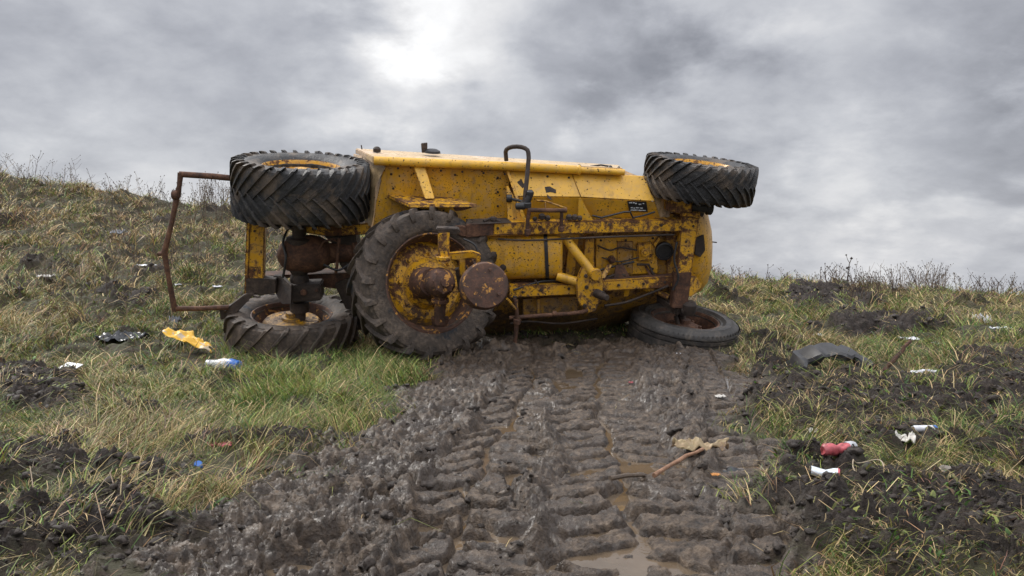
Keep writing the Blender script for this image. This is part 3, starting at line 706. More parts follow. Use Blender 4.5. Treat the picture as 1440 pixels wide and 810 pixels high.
wheel(CWc, AW, .645, .41, .405, 'ag', 'tyre_mud', 'rust_yellow', 'yellow_rust', [(.39, -.02), (.34, .0), (.30, .035), (.22, .04), (.19, .075), (.18, .11), (.13, .115), (.12, .15), (0, .155)], 21, .30, .006, 8, .255, .055, 'large steering wheel turned out towards the viewer', lugh=.036)

# ---------- body
b = B()   # upper side skin, left of the hood
b.slab([(541, 228, .02), (716, 238, .02), (716, 312, .0), (600, 330, .0), (523, 332, .0), (529, 285, .02)], .03)
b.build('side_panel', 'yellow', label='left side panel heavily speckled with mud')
b = B()   # flat top sheet (the machine's flank) with rolled front edge
f = [(524, 219, .10), (872, 240, .10), (872, 247, .10), (524, 230, .10)]
b.hexa([Q(524, 220, .08), Q(876, 236.5, .08), Q(876, 243, .08), Q(524, 230, .08)], [Q(500, 208.5, -.62), Q(870, 232, -.52), Q(870, 238, -.50), Q(502, 216, -.60)], .006)
b.build('top_panel', 'tan', label='dusty tan upper sheet')
b = B(); b.tube([Q(526, 226, .10), Q(600, 229, .10), Q(720, 234, .10), Q(812, 239, .10)], .038, 14)
b.tube([Q(812, 239, .10), Q(878, 242.5, .10)], .028, 12); b.cyl(Q(814, 239, .10), Q(820, 239, .1) - Q(812, 239, .1), .044, .03)
b.build('edge_tube', 'yellow_clean', bump_amp=.001)
b = B()
for (u, v, r) in ((814, 236, .022), (858, 237, .02), (870, 237, .014)): b.lathe(Q(u, v, .02), UP, [(0, 0), (r, 0), (r * 1.1, r * .6), (r * .6, r * 1.3), (0, r * 1.5)], 12)
b.tube([Q(830, 234, -.1), Q(845, 232, -.05), Q(858, 234, 0)], .008, 6)
b.build('clamp', 'black', split=True)
b = B(); b.slab([(500, 210, -.55), (546, 222, .06), (546, 229, .06), (500, 216, -.55)], .03)
b.slab([(497, 216, -.50), (545, 230, .05), (527, 264, .05), (517, 262, -.10), (519, 240, -.14), (497, 232, -.48)], .02)
b.slab([(519, 260, -.05), (528, 262, .05), (526, 300, .05), (522, 318, .05), (512, 318, -.05), (520, 285, -.05)], .02)
b.build('end_plate', 'tan', label='dusty folded plate at the rear end of the body')
b = B(); b.slab([(509, 231, -.20), (519, 235, -.10), (519, 238, -.10), (510, 235, -.20)], .01); b.build('slot', 'black')
b = B()   # ledge plate
b.hexa([Q(543, 273, .0), Q(634, 277, .0), Q(671, 287, .42), (Q(576, 287.5, .42))], [p + Vector((0, 0, -.028)) for p in (Q(543, 273, .0), Q(634, 277, .0), Q(671, 287, .42), Q(576, 287.5, .42))], .004)
b.build('step_plate', 'yellow_rust', label='projecting yellow step plate with a torn rusty edge')
b = B(); b.slab([(634, 288, .40), (672, 289.5, .40), (664, 292, .39), (652, 296, .38), (640, 297, .38)], .012); b.build('torn_edge', 'rust_yellow')
b = B(); b.slab([(581, 232, .09), (597, 233, .09), (611, 279.5, .26), (598, 280, .26)], .06, .006); b.build('brace', 'yellow_clean')
b = B(); b.slab([(545, 279, -.02), (660, 292, -.02), (690, 330, -.02), (560, 336, -.02), (528, 300, -.02)], .02)
b.build('wheel_well', 'black')
# knobs on top
b = B(); b.slab([(592, 202, -.30), (601, 201, -.30), (601, 215, -.30), (593, 215, -.30)], .05); b.build('bracket', 'rust_dark')
b = B(); b.lathe(Q(608, 215, -.3), UP, [(0, .0), (.075, .0), (.07, .02), (.04, .035), (0, .04)], 20); b.build('filler_cap', 'black')
b = B(); b.lathe(Q(530, 212, -.3), UP, [(0, -.01), (.035, -.01), (.035, .02), (.02, .035), (0, .04)], 16); b.tube([Q(509, 210, -.4), Q(508, 204, -.4)], .006, 6); b.build('cap', 'rust_dark', split=True)

# hood : two stacked facets per section
b = B()
b.slab([(713, 238, .05), (803, 242, .05), (816, 277, .20), (727, 276, .20)], .03); b.slab([(803.5, 242, .05), (905, 248, .05), (921, 283, .20), (817, 277, .20)], .03)
b.slab([(727, 277, .20), (815, 278, .20), (826, 312, .08), (737, 312, .08)], .03); b.slab([(816, 278, .20), (921, 284, .20), (930, 312, .08), (827, 312, .08)], .03)
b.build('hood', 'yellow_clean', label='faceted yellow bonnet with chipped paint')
b = B(); b.slab([(712, 262, .16), (715, 262, .16), (741, 311, .24), (714, 309, .24)], .03); b.slab([(712, 240, .09), (716, 240, .09), (740, 309, .30), (735, 309, .30)], .03, .003); b.build('end_gusset', 'yellow')
b = B(); b.slab([(813, 278, .19), (817, 278, .21), (834, 310, .32), (813, 310, .20)], .02); b.build('gusset', 'yellow_clean')
b = B(); b.slab([(905, 247, .05), (945, 262, .0), (948, 312, -.02), (930, 312, .06), (921, 283, .19)], .04); b.build('grille_panel', 'tan')
b = B()
for (uvs) in ([(722, 247), (733, 250), (738, 262), (735, 265), (728, 258)], [(766, 263), (773, 262), (782, 267), (782, 272), (775, 270), (768, 271)], [(769, 273), (775, 278), (776, 282), (770, 278)]):
    b.slab([(u, v, .05 + .15 * (v - 240) / 37 + .006) for u, v in uvs], .01, .001)
b.build('paint_chip', 'rust_dark', split=True)
b = B(); b.slab([(882, 282.5, .212), (909, 283.5, .212), (911, 298, .16), (885, 297, .16)], .006, .001); lab = b.build('data_plate', 'black', label='small black maker plate with worn white lettering')
M['white'] = m_plain('dirty_white_ink', (.42, .43, .44), .6, .5, 60)
for (u0, u1, v) in ((884.5, 889, 285), (890, 892.5, 285), (893, 895.5, 286), (898, 902, 287), (904, 906, 286), (887, 890, 292), (891, 893, 292.5), (894, 899, 292), (900, 904, 292.5), (887, 897, 295.3), (898, 908, 295.6)):
    b = B(); c = .214 - .05 * (v - 282) / 14 + .004; b.slab([(u0, v - .7, c), (u1, v - .7, c), (u1, v + .9, c), (u0, v + .9, c)], .003, 0); b.build('letter_mark', 'white', lab)

b = B(); b.tube([Q(833, 303, .2), Q(846, 306, .23), Q(862, 302, .24), (Q(878, 298, .24)), Q(886, 298, .23), Q(890, 306, .22), Q(905, 303, .2), Q(921, 298, .19)], .0085, 8); b.build('hose', 'black')

# hull : curved lower shell behind the beams
secs = []
ucs = [(700, 478), (760, 474), (820, 468), (860, 458), (895, 440), (940, 418), (985, 398)]
b = B(); rings = []
def hullring(u, vtop, vbot, cfront, n=14):
    """profile from the top edge bulging to the front then tucking under to the ground side"""
    pts = []
    for i in range(n + 1):
        t = i / n; v = vtop + (vbot - vtop) * (t ** .95); c = cfront - (.0 if t < .55 else ((t - .55) / .45) ** 2 * .42); pts.append(Q(u, v, c))
    pts.append(Q(u, vbot - 2, cfront - .75)); pts.append(Q(u, vtop + 40, cfront - 1.0)); pts.append(Q(u, vtop + 5, cfront - .9))
    return pts
hp = [(668, 322, 480, .0), (700, 322, 479, .0), (760, 322, 475, .0), (820, 320, 469, .0), (860, 318, 460, -.01), (900, 316, 446, -.02), (940, 312, 425, -.03), (960, 300, 414, -.05)]
for (u, vt, vb, c) in hp: rings.append([b.bm.verts.new(p) for p in hullring(u, vt, vb, c)])
for i in range(len(rings) - 1):
    n = len(rings[i])
    for j in range(n): b.bm.faces.new((rings[i][j], rings[i][(j + 1) % n], rings[i + 1][(j + 1) % n], rings[i + 1][j]))
b.bm.faces.new(rings[0]); b.bm.faces.new(rings[-1][::-1])
b.build('hull', 'yellow_dirty', label='curved lower hull streaked with mud', smooth=50)
# upper bulk so that the body is solid from every side
b = B()
b.hexa([Q(545, 235, -.03), Q(905, 250, -.03), Q(930, 330, -.05), Q(530, 332, -.05)], [Q(520, 216, -.60), Q(880, 240, -.52), Q(930, 318, -.9), Q(520, 320, -.95)], .01); b.build('body_core', 'yellow_dirty')
# nose drum at the front
b = B()
nose = [(935, 272, 405), (955, 270, 412), (972, 272, 414), (985, 280, 410), (995, 298, 398), (1001, 325, 375), (1002, 342, 350)]
rings = []
for (u, vt, vb) in nose:
    ring = []
    for i in range(25):
        t = i / 24 * math.pi; vm_ = (vt + vb) / 2; vr = (vb - vt) / 2; ring.append(Q(u, vm_ - vr * math.cos(t), -.42 + .40 * min(1, vr / 60) * math.sin(t) ** .6))
    for i in range(1, 16):
        t = i / 16 * math.pi; ring.append(Q(u, vm_ + vr * math.cos(t) * .9, -.42 - .40 * min(1, vr / 60) * math.sin(t) ** .6))
    rings.append([b.bm.verts.new(p) for p in ring])
for i in range(len(rings) - 1):
    n = len(rings[i])
    for j in range(n): b.bm.faces.new((rings[i][j], rings[i][(j + 1) % n], rings[i + 1][(j + 1) % n], rings[i + 1][j]))
b.bm.faces.new(rings[0]); b.bm.faces.new(rings[-1][::-1])
b.build('nose', 'yellow', label='rounded yellow nose with a dark scorched patch', smooth=50)
b = B(); b.slab([(978, 335, .015), (990, 330, -.02), (992, 352, -.02), (985, 362, -.0), (977, 358, .015)], .02); b.slab([(984, 297, 0), (991, 300, -.02), (988, 306, -.01), (983, 303, 0)], .02); b.build('scorched_patch', 'rust_dark', split=True)
b = B(); b.tube([Q(1000, 340, -.4), Q(1008, 341, -.4)], .006, 6); b.build('pin', 'rust_dark')
# lower nose skirt
b = B(); b.slab([(968, 388, .02), (988, 390, -.15), (986, 405, -.15), (972, 418, .02), (962, 415, .05)], .06); b.build('nose_skirt', 'yellow_rust')

# fuel tank : rounded box with strap
b = B(); rings = []
for (u, sh) in ((672, .86), (676, .96), (684, 1), (780, 1), (787, .95), (791, .84)):
    ring = []
    for i in range(24):
        t = 2 * math.pi * i / 24; cu = math.copysign(abs(math.cos(t)) ** .55, math.cos(t)); su = math.copysign(abs(math.sin(t)) ** .55, math.sin(t))
        ring.append(b.bm.verts.new(Q(u, 361 + 31 * su * sh + (784 - u) * .012, .14 + .17 * cu * sh)))
    rings.append(ring)
for i in range(len(rings) - 1):
    for j in range(24): b.bm.faces.new((rings[i][j], rings[i][(j + 1) % 24], rings[i + 1][(j + 1) % 24], rings[i + 1][j]))
b.bm.faces.new(rings[0]); b.bm.faces.new(rings[-1][::-1]); tank = b.build('fuel_tank', 'yellow', smooth=50)
b = B(); rings = []
for u in (766, 771):
    rr = []
    for i in range(24):
        t = 2 * math.pi * i / 24; cu = math.copysign(abs(math.cos(t)) ** .55, math.cos(t)); su = math.copysign(abs(math.sin(t)) ** .55, math.sin(t))
        rr.append(b.bm.verts.new(Q(u + su * 1.5, 361 + 32 * su, .14 + .178 * cu)))
    rings.append(rr)
for j in range(24): b.bm.faces.new((rings[0][j], rings[0][(j + 1) % 24], rings[1][(j + 1) % 24], rings[1][j]))
b.build('strap', 'black', tank)
b = B(); b.lathe(Q(707, 376, .30), -NB, [(0, 0), (.03, 0), (.03, .012), (.015, .02), (0, .02)], 14); b.build('drain_plug', 'rust_dark', tank)

# main upper chassis beam
def beam(b, pts_top, pts_bot, t, bev=.005):
    b.slab(pts_top + pts_bot[::-1], t, bev)
b = B(); b.slab([(694, 313.5, .36), (963, 308.5, .17), (963, 325.5, .17), (694, 331, .36)], .12, .006); b.build('chassis_beam', 'yellow_rust', label='upper chassis beam with flaking yellow paint')
b = B(); b.slab([(655, 316, .47), (694, 313.5, .365), (694, 331, .365), (655, 334.5, .47)], .14, .006); b.slab([(640, 318, .48), (656, 319, .475), (655, 333, .475), (648, 332, .48), (640, 326, .48)], .06); b.build('beam_end', 'rust')
b = B(); b.slab([(655, 309, .30), (712, 307, .2), (720, 313, .34), (655, 316, .46)], .03); b.lathe(Q(694, 309, .3), UP, [(0, 0), (.035, 0), (.03, .02), (.0, .03)], 12); b.tube([Q(680, 311, .35), Q(692, 306, .3), Q(704, 312, .33)], .012, 8); b.build('beam_bracket', 'rust_dark')
# lower chassis beam
b = B(); b.slab([(716, 402, .30), (820, 399, .26), (820, 414, .26), (716, 419, .30)], .10, .006); b.slab([(836, 396, .24), (952, 389, .14), (952, 404, .14), (836, 410, .24)], .10, .006); b.build('lower_chassis_beam', 'yellow_rust', label='lower chassis beam eaten by rust')
b = B(); b.slab([(720, 398, .22), (820, 394, .18), (836, 394, .2), (948, 386, .1), (948, 391, .12), (836, 398, .22), (820, 401, .24), (716, 404, .28)], .05); b.slab([(866, 373, .12), (876, 372, .12), (890, 396, .16), (862, 398, .16)], .02); b.slab([(905, 372, .02), (908, 372, .02), (925, 396, .1), (918, 396, .1)], .01)
b.build('beam_flange', 'rust')
b = B()
for (u, v, c) in ((700, 321, .36), (760, 319, .315), (857, 316, .25), (930, 317, .2), (760, 408, .285), (800, 406, .275), (870, 401, .22), (905, 399, .19), (935, 397, .16), (735, 411, .30)): bolt(b, Q(u, v, c), -NB, .013, .016)
b.build('bolt', 'rust_dark', split=True)
# hanging panels behind lower beam
b = B(); b.slab([(735, 420, .12), (815, 416, .10), (812, 440, .10), (735, 445, .12)], .02); b.slab([(755, 420, .2), (760, 420, .2), (760, 441, .2), (755, 441, .2)], .02)
b.build('skid_panel', 'yellow_dirty')
b = B(); b.slab([(800, 333, .05), (815, 333, .05), (808, 392, .05), (794, 392, .05)], .08); b.slab([(823, 331, .12), (836, 331, .12), (836, 400, .10), (818, 396, .10)], .05); b.build('cross_member', 'yellow_rust')
b = B(); b.slab([(838, 333, .035), (925, 329, .02), (925, 384, .02), (838, 388, .035)], .03); b.build('engine_cover', 'yellow', label='rust streaked engine cover')
# diagonal tube and pivot plate
b = B(); b.tube([Q(796, 336, .22), Q(810, 355, .27), Q(834, 385, .33)], .042, 14); b.tube([Q(783, 388, .26), Q(818, 398, .30)], .042, 14); b.build('strut', 'yellow_clean')
b = B(); b.slab([(818, 376, .34), (834, 374, .34), (845, 384, .34), (850, 400, .34), (846, 418, .34), (838, 438, .34), (826, 441, .34), (812, 424, .34), (810, 396, .34)], .05, .008)
b.cyl(Q(838, 386, .36), -NB, .055, .05); b.build('pivot_plate', 'yellow_rust')
b = B(); b.cyl(Q(843, 414, .40), -NB + Vector((.5, 0, 0)), .040, .10); b.cyl(Q(849, 417, .50), -NB + Vector((.5, 0, 0)), .028, .10)
for (u, v) in ((824, 388), (825, 404), (822, 430)): bolt(b, Q(u, v, .35), -NB, .018, .02)
b.build('pivot_pin', 'rust_dark', split=True)
b = B(); b.tube([Q(826, 436, .33), Q(818, 439, .36), Q(800, 441, .40), Q(716, 447, .44)], .018, 10); b.cyl(Q(780, 441.5, .41), Q(790, 441, .41) - Q(780, 441.6, .41), .027, .04); b.build('lower_rod', 'rust')
b = B(); b.tube([Q(724, 420, .46), Q(727, 440, .46), Q(726, 462, .46), Q(723, 496, .46)], [.014, .018, .02, .015], 8); b.cyl(Q(727, 452, .46), UP, .033, .05); b.build('stabiliser_rod', 'rust')
b = B(); b.tube([Q(713, 420, .50), Q(721, 430, .48), Q(727, 436, .46), Q(728, 448, .46)], .013, 8); b.tube([Q(727, 436, .46), Q(727, 422, .46)], .01, 8); b.build('yoke', 'yellow_rust')
b = B(); b.cyl(Q(724, 420, .40), UP, .02, .05); b.tube([Q(757, 400, .3), Q(752, 394, .3)], .01, 6); b.build('fastener', 'rust_dark', split=True)
# round port and bearing box
b = B(); b.slab([(896, 343, .09), (918, 341, .09), (918, 366, .08), (897, 368, .08)], .06, .01); b.cyl(Q(907, 355, .12), -NB, .04, .05); b.slab([(918, 343, .05), (926, 333, .05), (930, 336, .05), (921, 349, .05)], .02); bolt(b, Q(907, 355, .14), -NB, .02, .03); b.build('bearing_box', 'yellow_rust')
b = B(); b.lathe(Q(934, 353, .04), -NB, [(0, -.02), (.085, -.02), (.085, .02), (.07, .025), (.065, .0), (0, .0)], 28); b.build('port', 'black', label='round black opening in the engine side')
b = B(); b.tube([Q(896, 372, .08), Q(912, 372, .06), Q(921, 390, .08), Q(930, 398, .12)], .012, 8); b.tube([Q(850, 392, .14), Q(870, 384, .12), Q(880, 388, .14)], .014, 8); b.build('pipe', 'rust_dark')

# front axle post and knuckles
b = B(); b.slab([(960, 296, .17), (985, 297, .17), (972, 385, .20), (966, 432, .22), (946, 432, .22), (954, 360, .19)], .09, .007)
post = b.build('axle_post', 'yellow_rust', label='slanting front axle post, yellow above and muddy below')
b = B(); b.slab([(950, 385, .216), (973, 383, .216), (967, 434, .236), (945, 434, .236)], .11, .008); b.build('mud_sleeve', 'rust', post)
b = B(); b.slab([(938, 278, .20), (974, 283, .20), (973, 300, .20), (962, 302, .20), (938, 297, .20)], .16, .008); b.slab([(958, 298, .22), (985, 300, .22), (985, 308, .2), (958, 304, .2)], .05); b.build('upper_knuckle', 'yellow_rust')
b = B(); b.cyl(Q(986, 291, .14), Q(1000, 292, .14) - Q(970, 290, .14), .052, .20); b.cyl(Q(997, 292, .14), Q(1000, 292, .14) - Q(970, 290, .14), .066, .05); b.tube([Q(984, 268, .0), Q(982, 288, .08)], .06, 14); b.build('stub_axle', 'black')
b = B(); b.hexa([Q(922, 412, .0), Q(935, 408, .0), Q(968, 424, .22), Q(950, 434, .22)], [Q(922, 424, .0), Q(935, 424, .0), Q(968, 440, .20), Q(950, 445, .20)], .012)
b.lathe(Q(968, 432, .20), UP, [(0, -.07), (.06, -.07), (.075, -.03), (.075, .03), (.05, .06), (0, .06)], 20); b.cyl(Q(966, 436, .2), Vector((1, 0, .1)), .05, .12); b.build('lower_knuckle', 'rust_dark')
b = B(); b.tube([Q(958, 436, .05), Q(959, 455, .0)], [.035, .04], 12); b.tube([Q(950, 444, .10), Q(955, 460, .10)], .018, 8); b.build('kingpin', 'rust_dark')
b = B(); b.tube([Q(905, 405, .05), Q(925, 410, .08), Q(940, 418, .12)], .03, 10); b.build('track_rod', 'yellow_rust')
b = B(); b.slab([(935, 300, .03), (950, 300, .03), (962, 310, .03), (958, 400, .0), (940, 410, .0)], .06); b.build('side_web', 'yellow_dirty')

# grab rail and linkage
b = B(); pts = [Q(712, 226, .04), Q(711, 214, .05)]
for i in range(9):
    t = math.pi - math.pi * i / 8; pts.append(Q(727 + 16.0 * math.cos(t), 214 - 8.5 * math.sin(t) ** .8 + i * .15, .05 + .14 * i / 8))
pts += [Q(743.5, 222, .20), Q(741, 250, .30), Q(737, 290, .36)]
b.tube(pts, .0195, 12); b.build('grab_rail', 'rust_dark', label='bent dark tube grab rail looping above the body')
b = B(); b.cyl(Q(739, 288, .38), UP, .05, .05); b.cyl(Q(743, 280, .36), Vector((.4, -.2, 1)), .028, .13); b.lathe(Q(745.5, 272, .36), UP, [(0, -.02), (.03, -.015), (.032, .015), (.015, .03), (0, .03)], 14); b.cyl(Q(732, 290, .40), Vector((1, -.3, 0)), .03, .08)
b.tube([Q(716, 279, .22), Q(738, 284, .34)], .012, 8); b.cyl(Q(716, 279, .22), Vector((1, 0, 0)), .035, .05); b.build('rail_clamp', 'black')
b = B(); b.tube([Q(742, 295.5, .42), Q(797, 296, .40)], .019, 10); b.tube([Q(744, 296, .42), Q(742, 312, .42), Q(741, 332, .42)], .017, 10); b.tube([Q(790, 296, .40), Q(789, 326, .38)], .016, 10); b.cyl(Q(789, 322, .38), UP, .026, .05); b.cyl(Q(742, 326, .42), UP, .028, .05); b.build('linkage_bar', 'rust')
b = B(); b.tube([Q(755, 282, .28), Q(768, 283, .3), Q(790, 291, .34), Q(797, 293, .36)], .009, 8); b.tube([Q(767, 283, .3), Q(767, 294, .34)], .006, 6); b.build('thin_rod', 'yellow_rust')
b = B()
for (u, v, r) in ((762, 305, .03), (770, 307, .025), (800, 306, .028), (808, 306, .028), (815, 307, .024), (752, 308, .02)): b.lathe(Q(u, v, .27), UP, [(0, -r), (r, -r * .5), (r, r * .5), (r * .5, r), (0, r)], 10)
b.build('nut', 'rust_dark', split=True)

# steering head in front of the large wheel
b = B(); b.slab([(613, 321, .86), (645, 322, .80), (648, 328, .78), (640, 331, .80), (615, 329, .86)], .10, .008); b.cyl(Q(626, 322, .78), UP, .03, .04); b.build('top_flange', 'rust_dark')
b = B(); b.tube([Q(624, 327, .82), Q(624, 362, .84)], .047, 16); b.build('king_post', 'yellow_rust')
b = B(); b.cyl(Q(623, 362, .84), UP, .07, .04)
b.slab([(614, 358, .88), (664, 354, .86), (676, 358, .84), (676, 376, .84), (670, 376, .84), (668, 364, .84), (655, 364, .84), (655, 385, .84), (646, 390, .84), (645, 366, .86), (614, 367, .88)], .06, .006); b.build('steering_arm', 'yellow_rust')
b = B(); hubc = Q(607, 397, .80); b.tube([hubc - AW * .16, hubc - AW * .06, hubc + AW * .02], [.135, .125, .115], 24)
b.lathe(Q(620, 397, .90), AW, [(0, -.14), (.09, -.14), (.112, -.09), (.12, -.02), (.112, .03), (.085, .065), (.04, .075), (.038, .09), (0, .092)], 28)
for i in range(8):
    t = 2 * math.pi * i / 8; a_ = AW.orthogonal().normalized(); e_ = AW.cross(a_); bolt(b, Q(620, 397, .90) + AW * .05 + (a_ * math.cos(t) + e_ * math.sin(t)) * .085, AW, .012, .03)
b.build('hub', 'rust_yellow', bump_amp=.004)
b = B(); b.tube([Q(619, 412, .86), Q(619, 424, .86), Q(618, 455, .84)], [.062, .048, .046], 14); b.cyl(Q(619, 422, .86), UP, .072, .035); b.slab([(606, 449, .86), (632, 449, .86), (628, 460, .84), (608, 460, .84)], .09, .01); b.build('lower_post', 'rust_yellow')
# rusty drum
DA = Vector((.22, -.96, .10)).normalized(); dc = P(681, 402, 6.22)
b = B(); b.lathe(dc, DA, [(0, -.24), (.12, -.235), (.165, -.18), (.185, -.10), (.19, .0), (.186, .045), (.172, .065), (.09, .072), (0, .074)], 48)
for (du, dv) in ((6, -22), (-14, 20), (18, 12)): bolt(b, P(681 + du, 402 + dv, 6.22) + DA * .068, DA, .013, .02)
b.build('counterweight_drum', 'rust_yellow', bump_amp=.004, label='round rusty drum with flecks of yellow paint')
b = B(); b.tube([P(650, 400, 6.5), P(681, 402, 6.50)], .06, 14); b.slab([(640, 380, .80), (656, 376, .80), (668, 400, .80), (645, 412, .80)], .08); b.build('drum_arm', 'rust_dark')

# rear frame, axle, drawbar
b = B(); b.slab([(348, 302, .05), (373, 302, .05), (370, 402, .05), (344, 416, .05)], .09, .006); b.slab([(347, 302, .06), (352, 302, .06), (348, 416, .06), (343, 417, .06)], .14, .004); b.build('rear_frame_post', 'yellow_rust', label='rear frame post with yellow face and rusty edge')
b = B(); b.slab([(345, 392, .065), (388, 393, .10), (388, 412, .10), (372, 415, .07), (345, 415, .06)], .12, .006); b.build('rear_frame_foot', 'rust_dark')
b = B(); b.slab([(372, 309, .0), (412, 312, .0), (455, 318, .0), (520, 314, .0), (520, 330, .0), (455, 332, .0), (408, 324, .0), (400, 319, .0), (372, 319, .0)], .14, .006); b.build('rear_crossbeam', 'yellow_rust')
b = B(); b.slab([(369, 388, -.12), (492, 382, -.12), (492, 386, -.12), (369, 393, -.12)], .16, .003); b.slab([(430, 386, -.10), (500, 383, -.10), (500, 410, -.10), (455, 404, -.10), (432, 396, -.10)], .06); b.build('rear_lower_plate', 'rust')
b = B(); ac = Q(424, 360, .02); LX = (Q(480, 357, -.05) - Q(404, 360, .05)).normalized()
b.lathe(Q(410, 358, .02), LX, [(0, -.13), (.05, -.12), (.10, -.09), (.14, -.04), (.165, .03), (.172, .10), (.17, .18), (.155, .25), (.12, .31), (.095, .33), (.085, .42), (.085, .52), (.11, .53), (.11, .57), (.0, .57)], 36)
b.build('axle_housing', 'rust', bump_amp=.004, label='bulbous rusty axle casing between the rear wheels')
b = B(); b.lathe(Q(421, 385, .02), UP, [(0, -.60), (.05, -.58), (.055, -.36), (.085, -.35), (.085, -.26), (.05, -.25), (.05, -.13), (.075, -.12), (.085, -.05), (.07, .0), (.10, .06), (.10, .09), (.06, .10), (.06, .26), (.11, .27), (.11, .33), (.06, .34), (.06, .8), (0, .8)], 24); b.build('axle_shaft', 'rust_dark', bump_amp=.002)
b = B(); b.slab([(404, 402, .16), (451, 400, .14), (452, 423, .14), (405, 426, .16)], .20, .012); b.slab([(384, 388, .02), (396, 388, .02), (410, 402, .26), (410, 428, .26), (396, 428, .26), (384, 408, .02)], .06, .006); b.build('axle_bracket', 'rust_dark')
b = B(); bolt(b, Q(427, 411, .175), -NB, .03, .03); bolt(b, Q(445, 408, .16), -NB, .016, .02); b.build('bracket_bolt', 'rust', split=True)
b = B(); b.slab([(455, 332, -.05), (500, 330, -.05), (505, 380, -.05), (490, 386, -.05), (478, 374, -.05), (470, 345, -.05)], .35, .01)
b.slab([(470, 400, -.05), (520, 380, -.05), (545, 460, -.05), (500, 465, -.1)], .3, .01); b.build('transmission', 'rust_dark')
b = B(); b.tube([Q(448, 352, .1), Q(455, 340, .1), Q(468, 336, .1), Q(478, 341, .08)], .011, 8); b.tube([Q(477, 335, .12), Q(474, 372, .12), Q(472, 384, .12)], .014, 8); b.build('lever', 'rust')
b = B(); pts = [Q(345, 252, .10), Q(300, 248, .12), Q(256, 245.5, .15)]
b.tube([Q(360, 254, .0), Q(300, 248, .12), Q(252, 245, .15)], .026, 12)
b.tube([Q(254, 243, .15), Q(252, 262, .16), Q(249, 276, .16)], [.025, .021, .030], 12); b.tube([Q(249, 276, .16), Q(241, 315, .18), Q(231, 356, .20)], [.024, .020, .028], 12)
b.tube([Q(231, 354, .20), Q(237, 390, .20), Q(246, 437, .20)], [.026, .020, .026], 12); b.tube([Q(244, 434, .20), Q(280, 434, .18), Q(322, 432, .15)], [.024, .021, .022], 12)
b.cyl(Q(226.5, 357, .20), Vector((1, 0, 0)), .02, .05); b.cyl(Q(247, 274, .16), Vector((1, 0, 0)), .042, .05)
b.build('drawbar_frame', 'rust', bump_amp=.003, label='bent rusty pipe frame projecting behind the rear wheels')
b = B(); b.slab([(318, 434, .14), (344, 414, .10), (358, 412, .10), (350, 422, .10), (327, 446, .14), (318, 446, .14)], .06, .005); b.slab([(308, 432, .1), (322, 436, .1), (322, 448, .1), (310, 450, .1)], .06); b.build('hitch_bracket', 'rust_dark')

# small fittings, pipes and wiring on the belly
for (u, v, c0) in [(x, 229.5 + (x - 540) * .055, .135) for x in range(560, 806, 30)]:
    b = B(); b.lathe(Q(u, v + 6, .085), -NB, [(0, 0), (.011, 0), (.009, .008), (0, .01)], 8); b.build('rivet', 'rust_dark')
for (u, v, c0) in ((550, 245, .02), (553, 265, .02), (700, 250, .02), (700, 270, .02), (700, 290, .02), (640, 246, .02), (845, 338, .035), (845, 380, .035), (918, 335, .03), (880, 338, .035), (918, 378, .03), (968, 305, .18), (975, 318, .18), (965, 340, .19), (966, 362, .195), (358, 325, .055), (358, 380, .055), (440, 322, .0), (500, 322, .0)):
    b = B(); bolt(b, Q(u, v, c0 + .004), -NB, .011, .012); b.build('bolt', 'rust_dark')
def pipe(pts, rr, mat, name='hose'):
    P_ = [Q(*p) for p in pts]; out_ = []
    for i in range(len(P_) - 1):
        a0 = P_[max(i - 1, 0)]; a1 = P_[i]; a2 = P_[i + 1]; a3 = P_[min(i + 2, len(P_) - 1)]
        for k in range(5):
            t = k / 5; out_.append(.5 * ((2 * a1) + (a2 - a0) * t + (2 * a0 - 5 * a1 + 4 * a2 - a3) * t * t + (3 * a1 - a0 - 3 * a2 + a3) * t ** 3))
    out_.append(P_[-1]); b = B(); b.tube(out_, rr, 8); b.build(name, mat)
pipe([(722, 408, .31), (760, 396, .24), (800, 393, .2), (850, 378, .1), (892, 368, .1)], .010, 'black')
pipe([(840, 345, .06), (858, 352, .09), (872, 348, .08), (896, 352, .10)], .008, 'rust_dark', 'pipe')
pipe([(846, 362, .06), (870, 368, .08), (898, 362, .10)], .006, 'black')
pipe([(700, 336, .33), (740, 338, .34), (790, 336, .30), (860, 333, .26), (948, 330, .2)], .009, 'rust_dark', 'pipe')
pipe([(952, 340, .22), (948, 365, .23), (954, 390, .25), (946, 408, .24)], .010, 'black')
pipe([(718, 455, .1), (745, 452, .12), (790, 455, .1), (840, 448, .06)], .010, 'rust_dark', 'pipe')
pipe([(405, 322, .02), (398, 340, .10), (402, 362, .18), (398, 390, .16)], .011, 'black')
pipe([(455, 372, .16), (475, 380, .14), (490, 372, .10)], .010, 'black')
pipe([(652, 336, .62), (668, 345, .66), (672, 362, .70), (664, 378, .78)], .009, 'black')
pipe([(850, 430, .2), (880, 425, .18), (915, 412, .14), (940, 402, .18)], .012, 'rust_dark', 'pipe')
for (a0, b0) in (((846, 392), (858, 372)), ((744, 402), (752, 420)), ((884, 398), (880, 418))):
    b = B(); b.slab([(a0[0] - 4, a0[1], .2), (a0[0] + 5, a0[1], .2), (b0[0] + 4, b0[1], .12), (b0[0] - 4, b0[1], .12)], .015); b.build('bracket', 'yellow_rust')
b = B(); b.slab([(868, 340, .045), (890, 339, .045), (890, 384, .045), (868, 386, .045)], .02, .003); b.build('inspection_cover', 'yellow_dirty')
b = B(); b.cyl(Q(860, 365, .06), -NB, .035, .05); b.cyl(Q(860, 365, .09), -NB, .018, .05, .003, 6); b.build('drain_plug', 'rust')

